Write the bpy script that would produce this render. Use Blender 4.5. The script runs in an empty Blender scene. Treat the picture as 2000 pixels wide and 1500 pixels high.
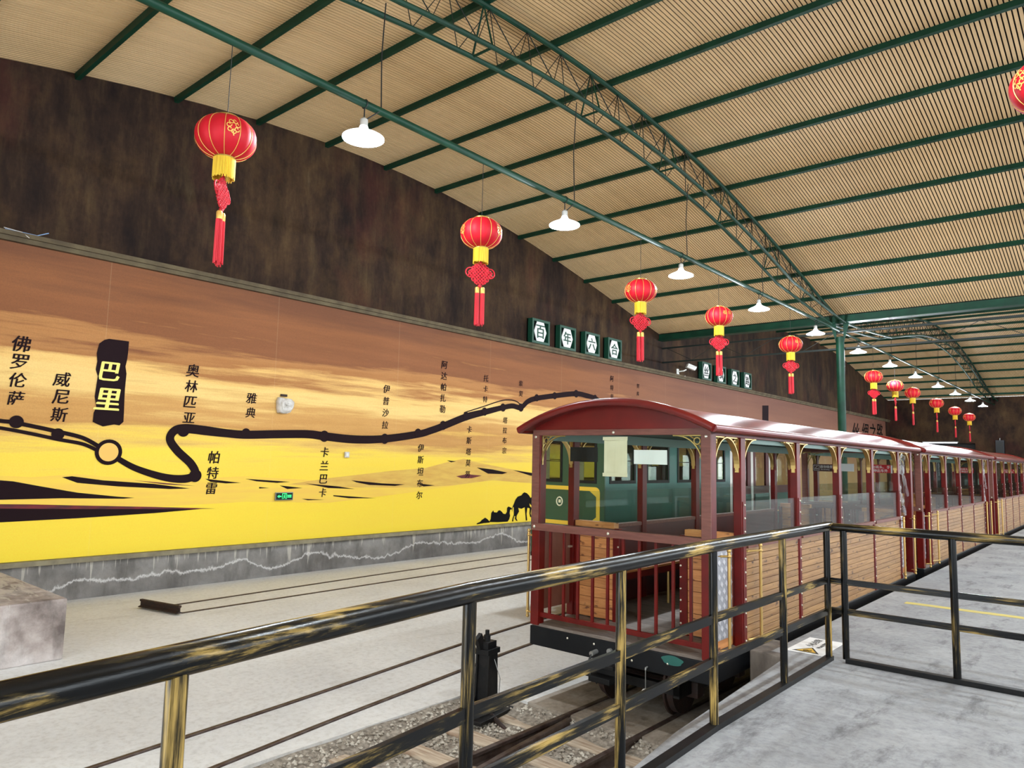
import bpy, bmesh, math, random
import numpy as np
from mathutils import Vector, Matrix
random.seed(7)
rnd = random.Random(11)
R = math.radians
scn = bpy.context.scene
col = scn.collection

# ------------------------------------------------------------------ camera
F_PX, YAW, PITCH, ROLL = 1415.678, 0.7116178, 0.1037981, 0.0225839
EYE = Vector((0, 0, 1.6))
_cy, _sy, _cp, _sp = math.cos(YAW), math.sin(YAW), math.cos(PITCH), math.sin(PITCH)
_fw = Vector((-_sy*_cp, _cy*_cp, _sp)); _r = Vector((_cy, _sy, 0)); _u = _r.cross(_fw)
_cr, _sr = math.cos(ROLL), math.sin(ROLL)
RIGHT = _cr*_r + _sr*_u; UP = -_sr*_r + _cr*_u; FWD = _fw
cd = bpy.data.cameras.new('camera'); cam = bpy.data.objects.new('camera', cd); col.objects.link(cam)
cam.matrix_world = Matrix(((RIGHT.x, UP.x, -FWD.x, EYE.x), (RIGHT.y, UP.y, -FWD.y, EYE.y), (RIGHT.z, UP.z, -FWD.z, EYE.z), (0, 0, 0, 1)))
cd.sensor_width = 36; cd.lens = F_PX/2000*36; cd.clip_start = .05; cd.clip_end = 300
scn.camera = cam

# ------------------------------------------------------------------ world, exposure
wd = bpy.data.worlds.new('world'); scn.world = wd; wd.use_nodes = True
wd.node_tree.nodes['Background'].inputs[0].default_value = (.86, .94, 1, 1)
wd.node_tree.nodes['Background'].inputs[1].default_value = 5.6
scn.view_settings.view_transform = 'Standard'; scn.view_settings.look = 'None'
scn.view_settings.gamma = 1; scn.view_settings.use_curve_mapping = False
scn.view_settings.exposure = 0.18
scn.cycles.use_denoising = True
scn.cycles.max_bounces = 8; scn.cycles.diffuse_bounces = 4; scn.cycles.transparent_max_bounces = 24
scn.cycles.sample_clamp_indirect = 8
LAMP_W = 265

def ray(x, y): return (x-1000)/F_PX*RIGHT - (y-750)/F_PX*UP + FWD
def on_x(x, y, X): d = ray(x, y); return EYE + d*(X/d.x)
def on_z(x, y, Z): d = ray(x, y); return EYE + d*((Z-EYE.z)/d.z)

# ------------------------------------------------------------------ materials
def lin(c):
    return tuple((v/255/12.92 if v/255 <= .04045 else ((v/255+.055)/1.055)**2.4) for v in c)
MATS = {}
def nt(name):
    m = bpy.data.materials.new(name); m.use_nodes = True; MATS[name] = m
    t = m.node_tree; return m, t, t.nodes['Principled BSDF']
def N(t, k, **kw):
    n = t.nodes.new(k)
    for a, b in kw.items(): setattr(n, a, b)
    return n
def coords(t, stretch=(1, 1, 1)):
    tc = N(t, 'ShaderNodeTexCoord'); mp = N(t, 'ShaderNodeMapping')
    mp.inputs['Scale'].default_value = stretch
    t.links.new(tc.outputs['Object'], mp.inputs[0]); return mp.outputs[0]
def noise(t, vec, scale, detail=4, rough=.55):
    n = N(t, 'ShaderNodeTexNoise'); n.inputs['Scale'].default_value = scale
    n.inputs['Detail'].default_value = detail; n.inputs['Roughness'].default_value = rough
    t.links.new(vec, n.inputs['Vector']); return n.outputs['Fac']
def ramp(t, fac, stops):
    r = N(t, 'ShaderNodeValToRGB'); e = r.color_ramp.elements
    while len(e) > 1: e.remove(e[-1])
    e[0].position = stops[0][0]; e[0].color = (*lin(stops[0][1]), 1)
    for p, c in stops[1:]:
        k = e.new(p); k.color = (*lin(c), 1)
    t.links.new(fac, r.inputs[0]); return r.outputs[0]
def mix(t, fac, a, b, mode='MIX'):
    m = N(t, 'ShaderNodeMix'); m.data_type = 'RGBA'; m.blend_type = mode
    for s, v in ((m.inputs[0], fac), (m.inputs[6], a), (m.inputs[7], b)):
        if isinstance(v, (int, float)): s.default_value = v
        elif isinstance(v, tuple): s.default_value = (*v, 1)
        else: t.links.new(v, s)
    return m.outputs[2]
def bump(t, b, h, strength, dist=.01):
    n = N(t, 'ShaderNodeBump'); n.inputs['Strength'].default_value = strength; n.inputs['Distance'].default_value = dist
    t.links.new(h, n.inputs['Height']); t.links.new(n.outputs[0], b.inputs['Normal'])
def M(name, c, rough=.6, metal=0, c2=None, scale=4, stretch=(1, 1, 1), lo=.35, hi=.65, bmp=0, bscale=60, emit=0, coat=0, spec=.5):
    if name in MATS: return MATS[name]
    m, t, b = nt(name)
    b.inputs['Roughness'].default_value = rough; b.inputs['Metallic'].default_value = metal
    b.inputs['Base Color'].default_value = (*lin(c), 1)
    b.inputs['Specular IOR Level'].default_value = spec
    if coat: b.inputs['Coat Weight'].default_value = coat; b.inputs['Coat Roughness'].default_value = .08
    if c2 or bmp:
        v = coords(t, stretch)
    if c2:
        t.links.new(ramp(t, noise(t, v, scale), [(lo, c), (hi, c2)]), b.inputs['Base Color'])
    if bmp: bump(t, b, noise(t, v, bscale), bmp)
    if emit:
        b.inputs['Emission Color'].default_value = (*lin(c), 1); b.inputs['Emission Strength'].default_value = emit
    return m

M('red_paint', (102, 18, 13), .36, c2=(86, 14, 10), scale=6, spec=.25)
M('red_roof', (110, 24, 20), .28, c2=(92, 20, 17), scale=2.5)
M('maroon_board', (112, 66, 54), .55, c2=(124, 78, 64), scale=5)
M('maroon_dark', (84, 22, 20), .45, c2=(70, 18, 17), scale=4)
M('rail_brown', (118, 70, 58), .55, c2=(100, 56, 46), scale=6, stretch=(1, 8, 8))
M('sole_black', (7, 9, 13), .5, spec=.25, c2=(18, 20, 23), scale=3, lo=.5, hi=.75)
M('iron_black', (12, 12, 13), .55, spec=.3, metal=.2, c2=(34, 31, 29), scale=8, lo=.45, hi=.75, bmp=.2)
M('rust', (62, 40, 31), .75, metal=.2, c2=(46, 36, 32), scale=14, bmp=.4)
M('rail_steel', (66, 48, 42), .5, metal=.5, c2=(96, 84, 78), scale=9)
M('brass', (206, 172, 106), .3, metal=.7)
M('gold_dark', (170, 138, 70), .4, metal=.7)
M('bolt', (215, 208, 190), .3, metal=.7)
M('green_steel', (6, 58, 40), .5, c2=(4, 46, 32), scale=3, spec=.3)
M('girder_dark', (12, 26, 22), .6)
M('green_car', (28, 92, 84), .35, c2=(24, 80, 74), scale=2, coat=.3)
M('green_panel', (40, 78, 58), .35, c2=(36, 70, 54), scale=2, coat=.3)
M('green_ceiling', (122, 146, 138), .55)
M('yellow_paint', (236, 190, 62), .4)
M('white_paint', (224, 224, 218), .5)
M('white_sheet', (240, 240, 238), .6)
M('cream_sheet', (236, 226, 196), .6, c2=(226, 214, 180), scale=5)
M('grey_cloth', (120, 120, 118), .8)
M('curtain', (214, 210, 202), .8, c2=(176, 172, 164), scale=6, stretch=(1, 9, .2))
M('dark_glass', (20, 24, 22), .1)
M('silk_red', (196, 12, 34), .6, c2=(182, 10, 30), scale=6, spec=.35)
M('cord_red', (210, 24, 44), .6, c2=(176, 16, 34), scale=30)
M('tassel_red', (222, 46, 60), .6, c2=(180, 18, 34), scale=60, stretch=(1, 1, .03))
M('fringe_yellow', (240, 208, 60), .6, c2=(206, 164, 30), scale=90, stretch=(1, 1, .03))
M('gold_thread', (226, 178, 90), .4, metal=.3)
M('plum', (28, 12, 17), .8, spec=.15)
M('mural_red', (120, 28, 34), .7, c2=(70, 24, 34), scale=7, stretch=(1, .5, 2))
M('mural_yellow', (246, 226, 120), .7)
M('mural_orange', (240, 190, 96), .7)
M('mural_sand', (226, 188, 88), .7, c2=(212, 164, 76), scale=3, stretch=(1, .6, 3))
M('mural_dune', (240, 196, 84), .75, c2=(244, 208, 78), scale=2, stretch=(1, .4, 4))
M('mural_black', (10, 8, 8), .8, spec=.15)
M('plaque_white', (226, 226, 224), .5)
M('plaque_green', (14, 66, 48), .5)
M('plaque_dark', (20, 30, 26), .6)
M('sign_brown', (74, 44, 42), .5); M('sign_red', (190, 26, 34), .5); M('sign_white', (236, 232, 228), .5)
M('exit_dark', (10, 42, 28), .4); M('exit_green', (60, 235, 130), .4, emit=1.1); M('alu', (150, 150, 146), .4, metal=.6)
M('plastic_white', (216, 212, 206), .5, c2=(190, 184, 178), scale=9, bmp=.4, bscale=12)
M('wire_blue', (120, 150, 190), .5); M('cable_black', (20, 22, 22), .6)
M('trim_stone', (98, 86, 62), .85, c2=(74, 62, 44), scale=3, bmp=.4, bscale=14)
M('ledge_stone', (146, 138, 112), .85, c2=(120, 112, 92), scale=5)
M('sleeper_wood', (204, 188, 166), .85, c2=(158, 134, 112), scale=5, stretch=(.6, 6, 6), bmp=.5, bscale=20)
M('stone_a', (204, 196, 182), .9, c2=(128, 118, 104), scale=7)
M('ballast_bed', (164, 154, 140), .95, c2=(112, 103, 92), scale=24, bmp=.8, bscale=40)
M('deck_wood', (128, 116, 106), .7, c2=(92, 80, 72), scale=4, stretch=(1, 12, 1))
M('yellow_line', (226, 206, 96), .8, c2=(190, 178, 120), scale=8, stretch=(1, 5, 1))
M('door_blue', (12, 15, 24), .5); M('void_black', (14, 13, 12), .8)
M('lamp_cap', (190, 190, 186), .4, metal=.4)
M('tube_light', (240, 246, 255), .4, emit=5.0)
M('orange_rope', (206, 96, 96), .6)
M('kerb_stone', (118, 108, 98), .9, c2=(84, 76, 70), scale=9, stretch=(1, 1, .3), bmp=.5)
M('render_wall', (150, 140, 126), .9)
M('outer_ground', (170, 166, 158), .9)

def mk_lamp():
    m, t, b = nt('lamp_glow')
    b.inputs['Base Color'].default_value = (.9, .92, .95, 1); b.inputs['Roughness'].default_value = .4
    b.inputs['Emission Color'].default_value = (.92, .97, 1, 1); b.inputs['Emission Strength'].default_value = 14
mk_lamp()
M('lamp_shade', (210, 214, 216), .5, emit=.5)
M('lamp_shade_bloom', (226, 234, 240), .5, emit=3.2)  # stronger emission imitates bloom on the shades of the nearest lamps

def mk_glass(name, tint, f0, kmax=.9):
    m, t, b = nt(name); t.nodes.remove(b)
    out = [n for n in t.nodes if n.type == 'OUTPUT_MATERIAL'][0]
    tr = N(t, 'ShaderNodeBsdfTransparent'); tr.inputs[0].default_value = (*tint, 1)
    gl = N(t, 'ShaderNodeBsdfGlossy'); gl.inputs['Roughness'].default_value = .02
    lw = N(t, 'ShaderNodeLayerWeight'); lw.inputs[0].default_value = .5
    pw = N(t, 'ShaderNodeMath', operation='POWER'); t.links.new(lw.outputs['Facing'], pw.inputs[0]); pw.inputs[1].default_value = 5
    ma = N(t, 'ShaderNodeMath', operation='MULTIPLY_ADD'); t.links.new(pw.outputs[0], ma.inputs[0]); ma.inputs[1].default_value = kmax-f0; ma.inputs[2].default_value = f0
    ms = N(t, 'ShaderNodeMixShader')
    t.links.new(ma.outputs[0], ms.inputs[0]); t.links.new(tr.outputs[0], ms.inputs[1]); t.links.new(gl.outputs[0], ms.inputs[2])
    t.links.new(ms.outputs[0], out.inputs[0])
mk_glass('plexi', (.9, .95, .93), .035)
mk_glass('windscreen', (.93, .96, .94), .02)
mk_glass('vinyl', (.95, .95, .95), .03, .3)
mk_glass('car_glass', (.7, .73, .66), .04)

def mk_wood(name, a, b_, k):
    m, t, b = nt(name)
    v = coords(t, (2.0, 1.0, 22)); oi = N(t, 'ShaderNodeObjectInfo')
    add = N(t, 'ShaderNodeVectorMath', operation='ADD'); sc = N(t, 'ShaderNodeVectorMath', operation='SCALE')
    cmb = N(t, 'ShaderNodeCombineXYZ')
    for i in range(3): t.links.new(oi.outputs['Random'], cmb.inputs[i])
    t.links.new(cmb.outputs[0], sc.inputs[0]); sc.inputs['Scale'].default_value = 37
    t.links.new(v, add.inputs[0]); t.links.new(sc.outputs[0], add.inputs[1])
    g = ramp(t, noise(t, add.outputs[0], 2.2, 6, .6), [(.32, a), (.68, b_)])
    v2 = coords(t, (9, 9, 22)); add2 = N(t, 'ShaderNodeVectorMath', operation='ADD')
    t.links.new(v2, add2.inputs[0]); t.links.new(sc.outputs[0], add2.inputs[1])
    kn = noise(t, add2.outputs[0], 1.0, 2, .4)
    kr = ramp(t, kn, [(.64, (0, 0, 0)), (.74, (255, 255, 255))])
    c = mix(t, kr, g, lin(k))
    hs = N(t, 'ShaderNodeHueSaturation'); mr = N(t, 'ShaderNodeMapRange')
    t.links.new(oi.outputs['Random'], mr.inputs[0]); mr.inputs[3].default_value = .84; mr.inputs[4].default_value = 1.1
    t.links.new(mr.outputs[0], hs.inputs['Value']); t.links.new(c, hs.inputs['Color'])
    t.links.new(hs.outputs[0], b.inputs['Base Color']); b.inputs['Roughness'].default_value = .5
mk_wood('plank_wood', (170, 129, 80), (132, 92, 52), (70, 40, 22))
mk_wood('bench_wood', (206, 142, 82), (176, 110, 58), (104, 56, 28))

def mk_brushed(axis, lo):                 # black enamel with worn gold brush strokes running along one axis
    m, t, b = nt('brushed_'+axis)
    k = 'xyz'.index(axis)
    s1 = [55, 55, 55]; s1[k] = 2.6; s2 = [10, 10, 10]; s2[k] = 2.0
    n1 = noise(t, coords(t, s1), 1.0, 5, .65); n2 = noise(t, coords(t, s2), 1.0, 3, .5)
    mu = N(t, 'ShaderNodeMath', operation='MULTIPLY'); t.links.new(n1, mu.inputs[0]); t.links.new(n2, mu.inputs[1])
    c = ramp(t, mu.outputs[0], [(lo, (5, 6, 7)), (lo+.05, (50, 42, 24)), (lo+.17, (178, 148, 82))])
    t.links.new(c, b.inputs['Base Color'])
    b.inputs['Roughness'].default_value = .24; b.inputs['Metallic'].default_value = .0; b.inputs['Specular IOR Level'].default_value = .3
    bump(t, b, n1, .1)
M('bar_black', (8, 8, 9), .45, c2=(30, 27, 22), scale=12, lo=.5, hi=.8, spec=.3)
for _a, _l in (('x', .228), ('y', .242), ('z', .23)): mk_brushed(_a, _l)

def mk_wall():
    m, t, b = nt('brown_wall')
    v = coords(t); vs = coords(t, (1, 1.7, .42)); vb = coords(t, (1, 1, .8))
    n1 = noise(t, vb, .7, 7, .62); n2 = noise(t, vs, 1.7, 7, .68); n3 = noise(t, vb, .9, 4, .55); n4 = noise(t, v, 14, 4, .6)
    c1 = ramp(t, n1, [(.34, (21, 13, 12)), (.48, (43, 29, 21)), (.58, (70, 51, 31)), (.72, (41, 29, 22))])
    c2 = ramp(t, n2, [(.38, (22, 14, 13)), (.52, (54, 38, 27)), (.66, (84, 66, 43)), (.8, (112, 98, 74))])
    c = mix(t, .42, c1, c2)
    mp = N(t, 'ShaderNodeMapping'); mp.inputs['Location'].default_value = (3, 11, 7); mp.inputs['Scale'].default_value = (1, 1, .6)
    tc = N(t, 'ShaderNodeTexCoord'); t.links.new(tc.outputs['Object'], mp.inputs[0]); n5 = noise(t, mp.outputs[0], .55, 5, .6)
    c = mix(t, ramp(t, n5, [(.54, (0, 0, 0)), (.68, (150, 150, 150))]), c, lin((80, 36, 30)))
    c = mix(t, .12, c, ramp(t, n4, [(.3, (0, 0, 0)), (.7, (255, 255, 255))]), 'OVERLAY')
    t.links.new(c, b.inputs['Base Color']); b.inputs['Roughness'].default_value = .85; b.inputs['Specular IOR Level'].default_value = .2
    bump(t, b, n2, .35, .02)
mk_wall()

def mk_drips(name, c0, top, mid, wave):    # rough concrete with lime drips from the top edge and one pale wavy seam
    m, t, b = nt(name)
    tc = N(t, 'ShaderNodeTexCoord'); sp = N(t, 'ShaderNodeSeparateXYZ'); t.links.new(tc.outputs['Object'], sp.inputs[0])
    def mth(op, a, bb):
        n = N(t, 'ShaderNodeMath', operation=op)
        for i, q in enumerate((a, bb)):
            if isinstance(q, (int, float)): n.inputs[i].default_value = q
            else: t.links.new(q, n.inputs[i])
        return n.outputs[0]
    v = coords(t); n1 = noise(t, v, 1.3, 7, .62); n3 = noise(t, v, 5.5, 6, .65); ns = noise(t, coords(t, (1, 2.5, .7)), 1.2, 6, .6)
    c = ramp(t, n1, c0)
    c = mix(t, ramp(t, ns, [(.5, (0, 0, 0)), (.66, (200, 200, 200))]), c, lin((80, 76, 73)))
    c = mix(t, ramp(t, n3, [(.3, (120, 120, 120)), (.5, (0, 0, 0))]), c, lin((62, 58, 55)))
    d = mth('SUBTRACT', top, sp.outputs[2])                          # depth below the top edge
    nd = noise(t, coords(t, (3, 11, .12)), 1.0, 3, .6); nl = noise(t, coords(t, (.4, .8, 0)), 1.0, 2, .5)
    e = mth('SUBTRACT', nd, mth('ADD', mth('MULTIPLY', d, .42), mth('SUBTRACT', .86, mth('MULTIPLY', nl, .62))))
    c = mix(t, ramp(t, e, [(.0, (0, 0, 0)), (.03, (215, 215, 215))]), c, lin((196, 190, 180)))
    if wave:
        w = mth('ADD', mth('MULTIPLY', mth('SUBTRACT', noise(t, coords(t, (0, .55, 0)), 1.0, 2, .5), .5), .95), mth('MULTIPLY', mth('SUBTRACT', noise(t, coords(t, (0, 5, 2.5)), 1.0, 5, .75), .5), .3))
        q = mth('SUBTRACT', sp.outputs[2], mth('ADD', w, mid)); ab = mth('ABSOLUTE', q, 0)
        c = mix(t, ramp(t, q, [(-.0, (110, 110, 110)), (.02, (0, 0, 0))]), c, lin((74, 68, 64)))
        c = mix(t, ramp(t, ab, [(.0, (235, 235, 235)), (.018, (150, 150, 150)), (.03, (0, 0, 0))]), c, lin((226, 224, 224)))
    t.links.new(c, b.inputs['Base Color']); b.inputs['Roughness'].default_value = .9; b.inputs['Specular IOR Level'].default_value = .25
    bump(t, b, n3, .6, .03)
mk_drips('plinth', [(.3, (104, 101, 98)), (.5, (136, 133, 130)), (.72, (158, 155, 152))], -.12, -.42, True)
mk_drips('pier_side', [(.34, (112, 100, 95)), (.48, (172, 160, 154)), (.62, (206, 198, 194))], -.03, -.3, False)

def mk_floor(name, a, b_, c_, sc1, dark, amt):
    m, t, b = nt(name)
    v = coords(t); vs = coords(t, (2.6, .8, 1))
    n1 = noise(t, v, sc1, 7, .65); n2 = noise(t, v, 16, 8, .75); n3 = noise(t, vs, sc1*1.6, 8, .72); n4 = noise(t, v, sc1*3.1, 8, .7)
    c = ramp(t, n1, [(.32, a), (.5, b_), (.68, c_)])
    c = mix(t, .4, c, ramp(t, n2, [(.3, dark), (.52, b_), (.72, c_)]))
    c = mix(t, ramp(t, n3, [(.54, (0, 0, 0)), (.66, (amt, amt, amt))]), c, lin(dark))
    c = mix(t, ramp(t, n4, [(.56, (0, 0, 0)), (.64, (amt*.8, amt*.8, amt*.8))]), c, lin(a))
    t.links.new(c, b.inputs['Base Color']); b.inputs['Roughness'].default_value = .75; b.inputs['Specular IOR Level'].default_value = .3
    bump(t, b, n2, .25, .01)
mk_floor('concrete_floor', (200, 199, 197), (216, 215, 212), (229, 228, 226), .6, (160, 152, 142), 130)
mk_floor('platform_concrete', (126, 127, 130), (158, 159, 161), (180, 181, 182), 1.1, (84, 82, 84), 210)
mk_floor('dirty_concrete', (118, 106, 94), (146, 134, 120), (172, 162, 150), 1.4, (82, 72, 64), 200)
mk_floor('pier_concrete', (150, 138, 132), (186, 174, 168), (208, 200, 196), 2.2, (92, 80, 74), 230)

def mk_mural():
    m, t, b = nt('mural_print')
    tc = N(t, 'ShaderNodeTexCoord'); sp = N(t, 'ShaderNodeSeparateXYZ'); t.links.new(tc.outputs['Object'], sp.inputs[0])
    def mth(op, a, bb):
        n = N(t, 'ShaderNodeMath', operation=op)
        for i, q in enumerate((a, bb)):
            if isinstance(q, (int, float)): n.inputs[i].default_value = q
            else: t.links.new(q, n.inputs[i])
        return n.outputs[0]
    mp = N(t, 'ShaderNodeMapping'); mp.inputs['Scale'].default_value = (1, .16, 2.6); t.links.new(tc.outputs['Object'], mp.inputs[0])
    n1 = noise(t, mp.outputs[0], 1.0, 7, .62)
    mp2 = N(t, 'ShaderNodeMapping'); mp2.inputs['Scale'].default_value = (1, .05, 1.0); t.links.new(tc.outputs['Object'], mp2.inputs[0])
    n2 = noise(t, mp2.outputs[0], 1.0, 3, .5)
    h = mth('DIVIDE', mth('ADD', sp.outputs[2], .05), 4.7)
    h = mth('ADD', h, mth('MULTIPLY', mth('SUBTRACT', n1, .5), .46))
    h = mth('ADD', h, mth('MULTIPLY', mth('SUBTRACT', n2, .5), .10))
    c = ramp(t, h, [(.0, (250, 220, 60)), (.2, (248, 214, 66)), (.34, (244, 212, 76)), (.40, (226, 184, 92)), (.45, (190, 138, 72)), (.52, (202, 152, 84)),
                    (.58, (232, 196, 120)), (.64, (228, 184, 108)), (.70, (160, 104, 52)), (.755, (172, 118, 64)), (.80, (126, 74, 36)), (.88, (136, 82, 42)), (1.0, (108, 62, 32))])
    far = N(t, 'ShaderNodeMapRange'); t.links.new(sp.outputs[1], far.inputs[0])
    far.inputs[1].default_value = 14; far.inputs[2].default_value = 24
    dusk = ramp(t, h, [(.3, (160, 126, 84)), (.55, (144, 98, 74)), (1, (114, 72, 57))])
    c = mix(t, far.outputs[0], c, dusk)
    fr_ = N(t, 'ShaderNodeMath', operation='FRACT'); t.links.new(mth('DIVIDE', mth('ADD', sp.outputs[1], 1.6), 3.05), fr_.inputs[0])
    ln = mth('LESS_THAN', fr_.outputs[0], .004)
    c = mix(t, mth('MULTIPLY', ln, .06), c, lin((250, 236, 190)))
    g = noise(t, coords(t, (1, 1, 1)), 60, 2, .5)
    c = mix(t, .08, c, ramp(t, g, [(.3, (0, 0, 0)), (.7, (255, 255, 255))]), 'OVERLAY')
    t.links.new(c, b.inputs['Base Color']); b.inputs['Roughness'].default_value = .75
mk_mural()

def mk_slat():
    m, t, b = nt('slat_cream')
    v = coords(t, (3, .35, .35)); oi = N(t, 'ShaderNodeObjectInfo')
    c = ramp(t, noise(t, v, 1.6, 5, .6), [(.3, (222, 190, 146)), (.7, (205, 171, 124))])
    hs = N(t, 'ShaderNodeHueSaturation'); mr = N(t, 'ShaderNodeMapRange')
    t.links.new(oi.outputs['Random'], mr.inputs[0]); mr.inputs[3].default_value = .94; mr.inputs[4].default_value = 1.05
    t.links.new(mr.outputs[0], hs.inputs['Value']); t.links.new(c, hs.inputs['Color'])
    t.links.new(hs.outputs[0], b.inputs['Base Color']); b.inputs['Roughness'].default_value = .6
mk_slat()
M('roof_void', (14, 10, 8), .95)

def mk_checker():                       # aluminium tread plate with raised lozenges
    m, t, b = nt('tread_plate')
    b.inputs['Base Color'].default_value = (*lin((168, 168, 174)), 1); b.inputs['Metallic'].default_value = .55; b.inputs['Roughness'].default_value = .42
mk_checker()
M('tread_bright', (216, 216, 220), .35, metal=.5)

# ------------------------------------------------------------------ mesh builder
class MB:
    def __init__(s): s.v = []; s.f = []
    def add(s, vs, fs):
        o = len(s.v); s.v += [tuple(p) for p in vs]; s.f += [tuple(i+o for i in f) for f in fs]; return s
    def box(s, x0, x1, y0, y1, z0, z1):
        return s.add([(x, y, z) for x in (x0, x1) for y in (y0, y1) for z in (z0, z1)],
                     [(0, 1, 3, 2), (4, 6, 7, 5), (0, 4, 5, 1), (2, 3, 7, 6), (0, 2, 6, 4), (1, 5, 7, 3)])
    def obox(s, c, ax, ay, az):         # oriented box: centre and three half-axis vectors
        c, ax, ay, az = (Vector(q) for q in (c, ax, ay, az))
        return s.add([c+i*ax+j*ay+k*az for i in (-1, 1) for j in (-1, 1) for k in (-1, 1)],
                     [(0, 1, 3, 2), (4, 6, 7, 5), (0, 4, 5, 1), (2, 3, 7, 6), (0, 2, 6, 4), (1, 5, 7, 3)])
    def tube(s, pts, r, n=8, cap=True, closed=False):
        pts = [Vector(p) for p in pts]; k = len(pts); rs = r if isinstance(r, (list, tuple)) else [r]*k
        rings = []; ref = None
        for i, p in enumerate(pts):
            if closed: d = pts[(i+1) % k] - pts[i-1]
            else: d = pts[min(i+1, k-1)] - pts[max(i-1, 0)]
            d.normalize()
            if ref is None:
                ref = Vector((0, 0, 1)) if abs(d.z) < .9 else Vector((1, 0, 0))
                ref = (ref - d*ref.dot(d)).normalized()
            else: ref = (ref - d*ref.dot(d)).normalized()
            b = d.cross(ref)
            ring = []
            for j in range(n):
                t = 2*math.pi*j/n
                ring.append(len(s.v)); s.v.append(tuple(p + rs[i]*(math.cos(t)*ref + math.sin(t)*b)))
            rings.append(ring)
        for i in range(k if closed else k-1):
            a, b2 = rings[i], rings[(i+1) % k]
            for j in range(n): s.f.append((a[j], a[(j+1) % n], b2[(j+1) % n], b2[j]))
        if cap and not closed: s.f.append(tuple(reversed(rings[0]))); s.f.append(tuple(rings[-1]))
        return s
    def lathe(s, prof, n=24, c=(0, 0, 0), cap=True):
        o = len(s.v)
        for r, z in prof:
            for j in range(n):
                t = 2*math.pi*j/n; s.v.append((c[0]+r*math.cos(t), c[1]+r*math.sin(t), c[2]+z))
        for i in range(len(prof)-1):
            for j in range(n):
                s.f.append((o+i*n+j, o+i*n+(j+1) % n, o+(i+1)*n+(j+1) % n, o+(i+1)*n+j))
        if cap:
            s.f.append(tuple(o+j for j in reversed(range(n)))); s.f.append(tuple(o+(len(prof)-1)*n+j for j in range(n)))
        return s
    def prism(s, pts, d):               # polygon (3D points) pushed along vector d
        k = len(pts); o = len(s.v); d = Vector(d)
        s.v += [tuple(p) for p in pts] + [tuple(Vector(p)+d) for p in pts]
        s.f.append(tuple(o+i for i in reversed(range(k)))); s.f.append(tuple(o+k+i for i in range(k)))
        for i in range(k): s.f.append((o+i, o+(i+1) % k, o+k+(i+1) % k, o+k+i))
        return s
    def ball(s, c, r, n=10, m=6, sz=1):
        prof = [(max(r*math.sin(math.pi*i/m), 1e-4), -r*sz*math.cos(math.pi*i/m)) for i in range(m+1)]
        return s.lathe(prof, n, c)
    def mesh(s, name, mat, smooth=False, bevel=0):
        me = bpy.data.meshes.new(name); me.from_pydata(s.v, [], s.f); me.update()
        bm = bmesh.new(); bm.from_mesh(me)
        bmesh.ops.recalc_face_normals(bm, faces=bm.faces)
        if bevel:
            bmesh.ops.bevel(bm, geom=[e for e in bm.edges], offset=bevel, segments=2, profile=.6, affect='EDGES')
        if smooth:
            for f in bm.faces: f.smooth = True
            if smooth != 'all':
                for e in bm.edges:
                    if len(e.link_faces) == 2 and e.calc_face_angle() > R(38): e.smooth = False
        bm.to_mesh(me); bm.free()
        me.materials.append(MATS[mat] if isinstance(mat, str) else mat)
        return me
    def build(s, name, mat, parent=None, smooth=False, loc=None, bevel=0):
        o = bpy.data.objects.new(name, s.mesh(name, mat, smooth, bevel=bevel)); col.objects.link(o)
        if loc: o.location = loc
        if parent: o.parent = parent
        return o
def inst(name, me, parent=None, loc=(0, 0, 0), rot=(0, 0, 0), scale=None):
    o = bpy.data.objects.new(name, me); col.objects.link(o); o.location = loc; o.rotation_euler = rot
    if scale: o.scale = scale
    if parent: o.parent = parent
    return o
def tag(o, label=None, cat=None, group=None, kind=None):
    for k, v in (('label', label), ('category', cat), ('group', group), ('kind', kind)):
        if v: o[k] = v
    return o
def empty(name, loc=(0, 0, 0), rz=0):
    o = bpy.data.objects.new(name, None); col.objects.link(o); o.location = loc; o.rotation_euler = (0, 0, rz)
    o.empty_display_size = .2; return o
KIDS = {}
def copy_tree(o, parent=None):
    c = o.copy(); col.objects.link(c); c.parent = parent
    for ch in list(o.children): copy_tree(ch, c)
    return c
def struct(o): o['kind'] = 'structure'; return o

FONTCACHE = {}
def glyphs(txt, bold=.012, shear=0):    # outline of a line of text as (verts2d, faces), 1 unit high
    key = (txt, bold, shear)
    if key in FONTCACHE: return FONTCACHE[key]
    cu = bpy.data.curves.new('t', 'FONT'); cu.body = txt; cu.size = 1; cu.shear = shear
    cu.resolution_u = 2; cu.fill_mode = 'FRONT'
    o = bpy.data.objects.new('t', cu); col.objects.link(o)
    me = bpy.data.meshes.new_from_object(o, depsgraph=bpy.context.evaluated_depsgraph_get())
    vs = [(v.co.x, v.co.y) for v in me.vertices]; fs = [tuple(p.vertices) for p in me.polygons]
    bpy.data.objects.remove(o); bpy.data.curves.remove(cu); bpy.data.meshes.remove(me)
    if vs:
        x0 = min(v[0] for v in vs); x1 = max(v[0] for v in vs); y0 = min(v[1] for v in vs); y1 = max(v[1] for v in vs)
        vs = [((x-(x0+x1)/2), (y-(y0+y1)/2)) for x, y in vs]
        FONTCACHE[key] = (vs, fs, x1-x0, y1-y0)
    else: FONTCACHE[key] = ([], [], 1, 1)
    return FONTCACHE[key]
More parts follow.
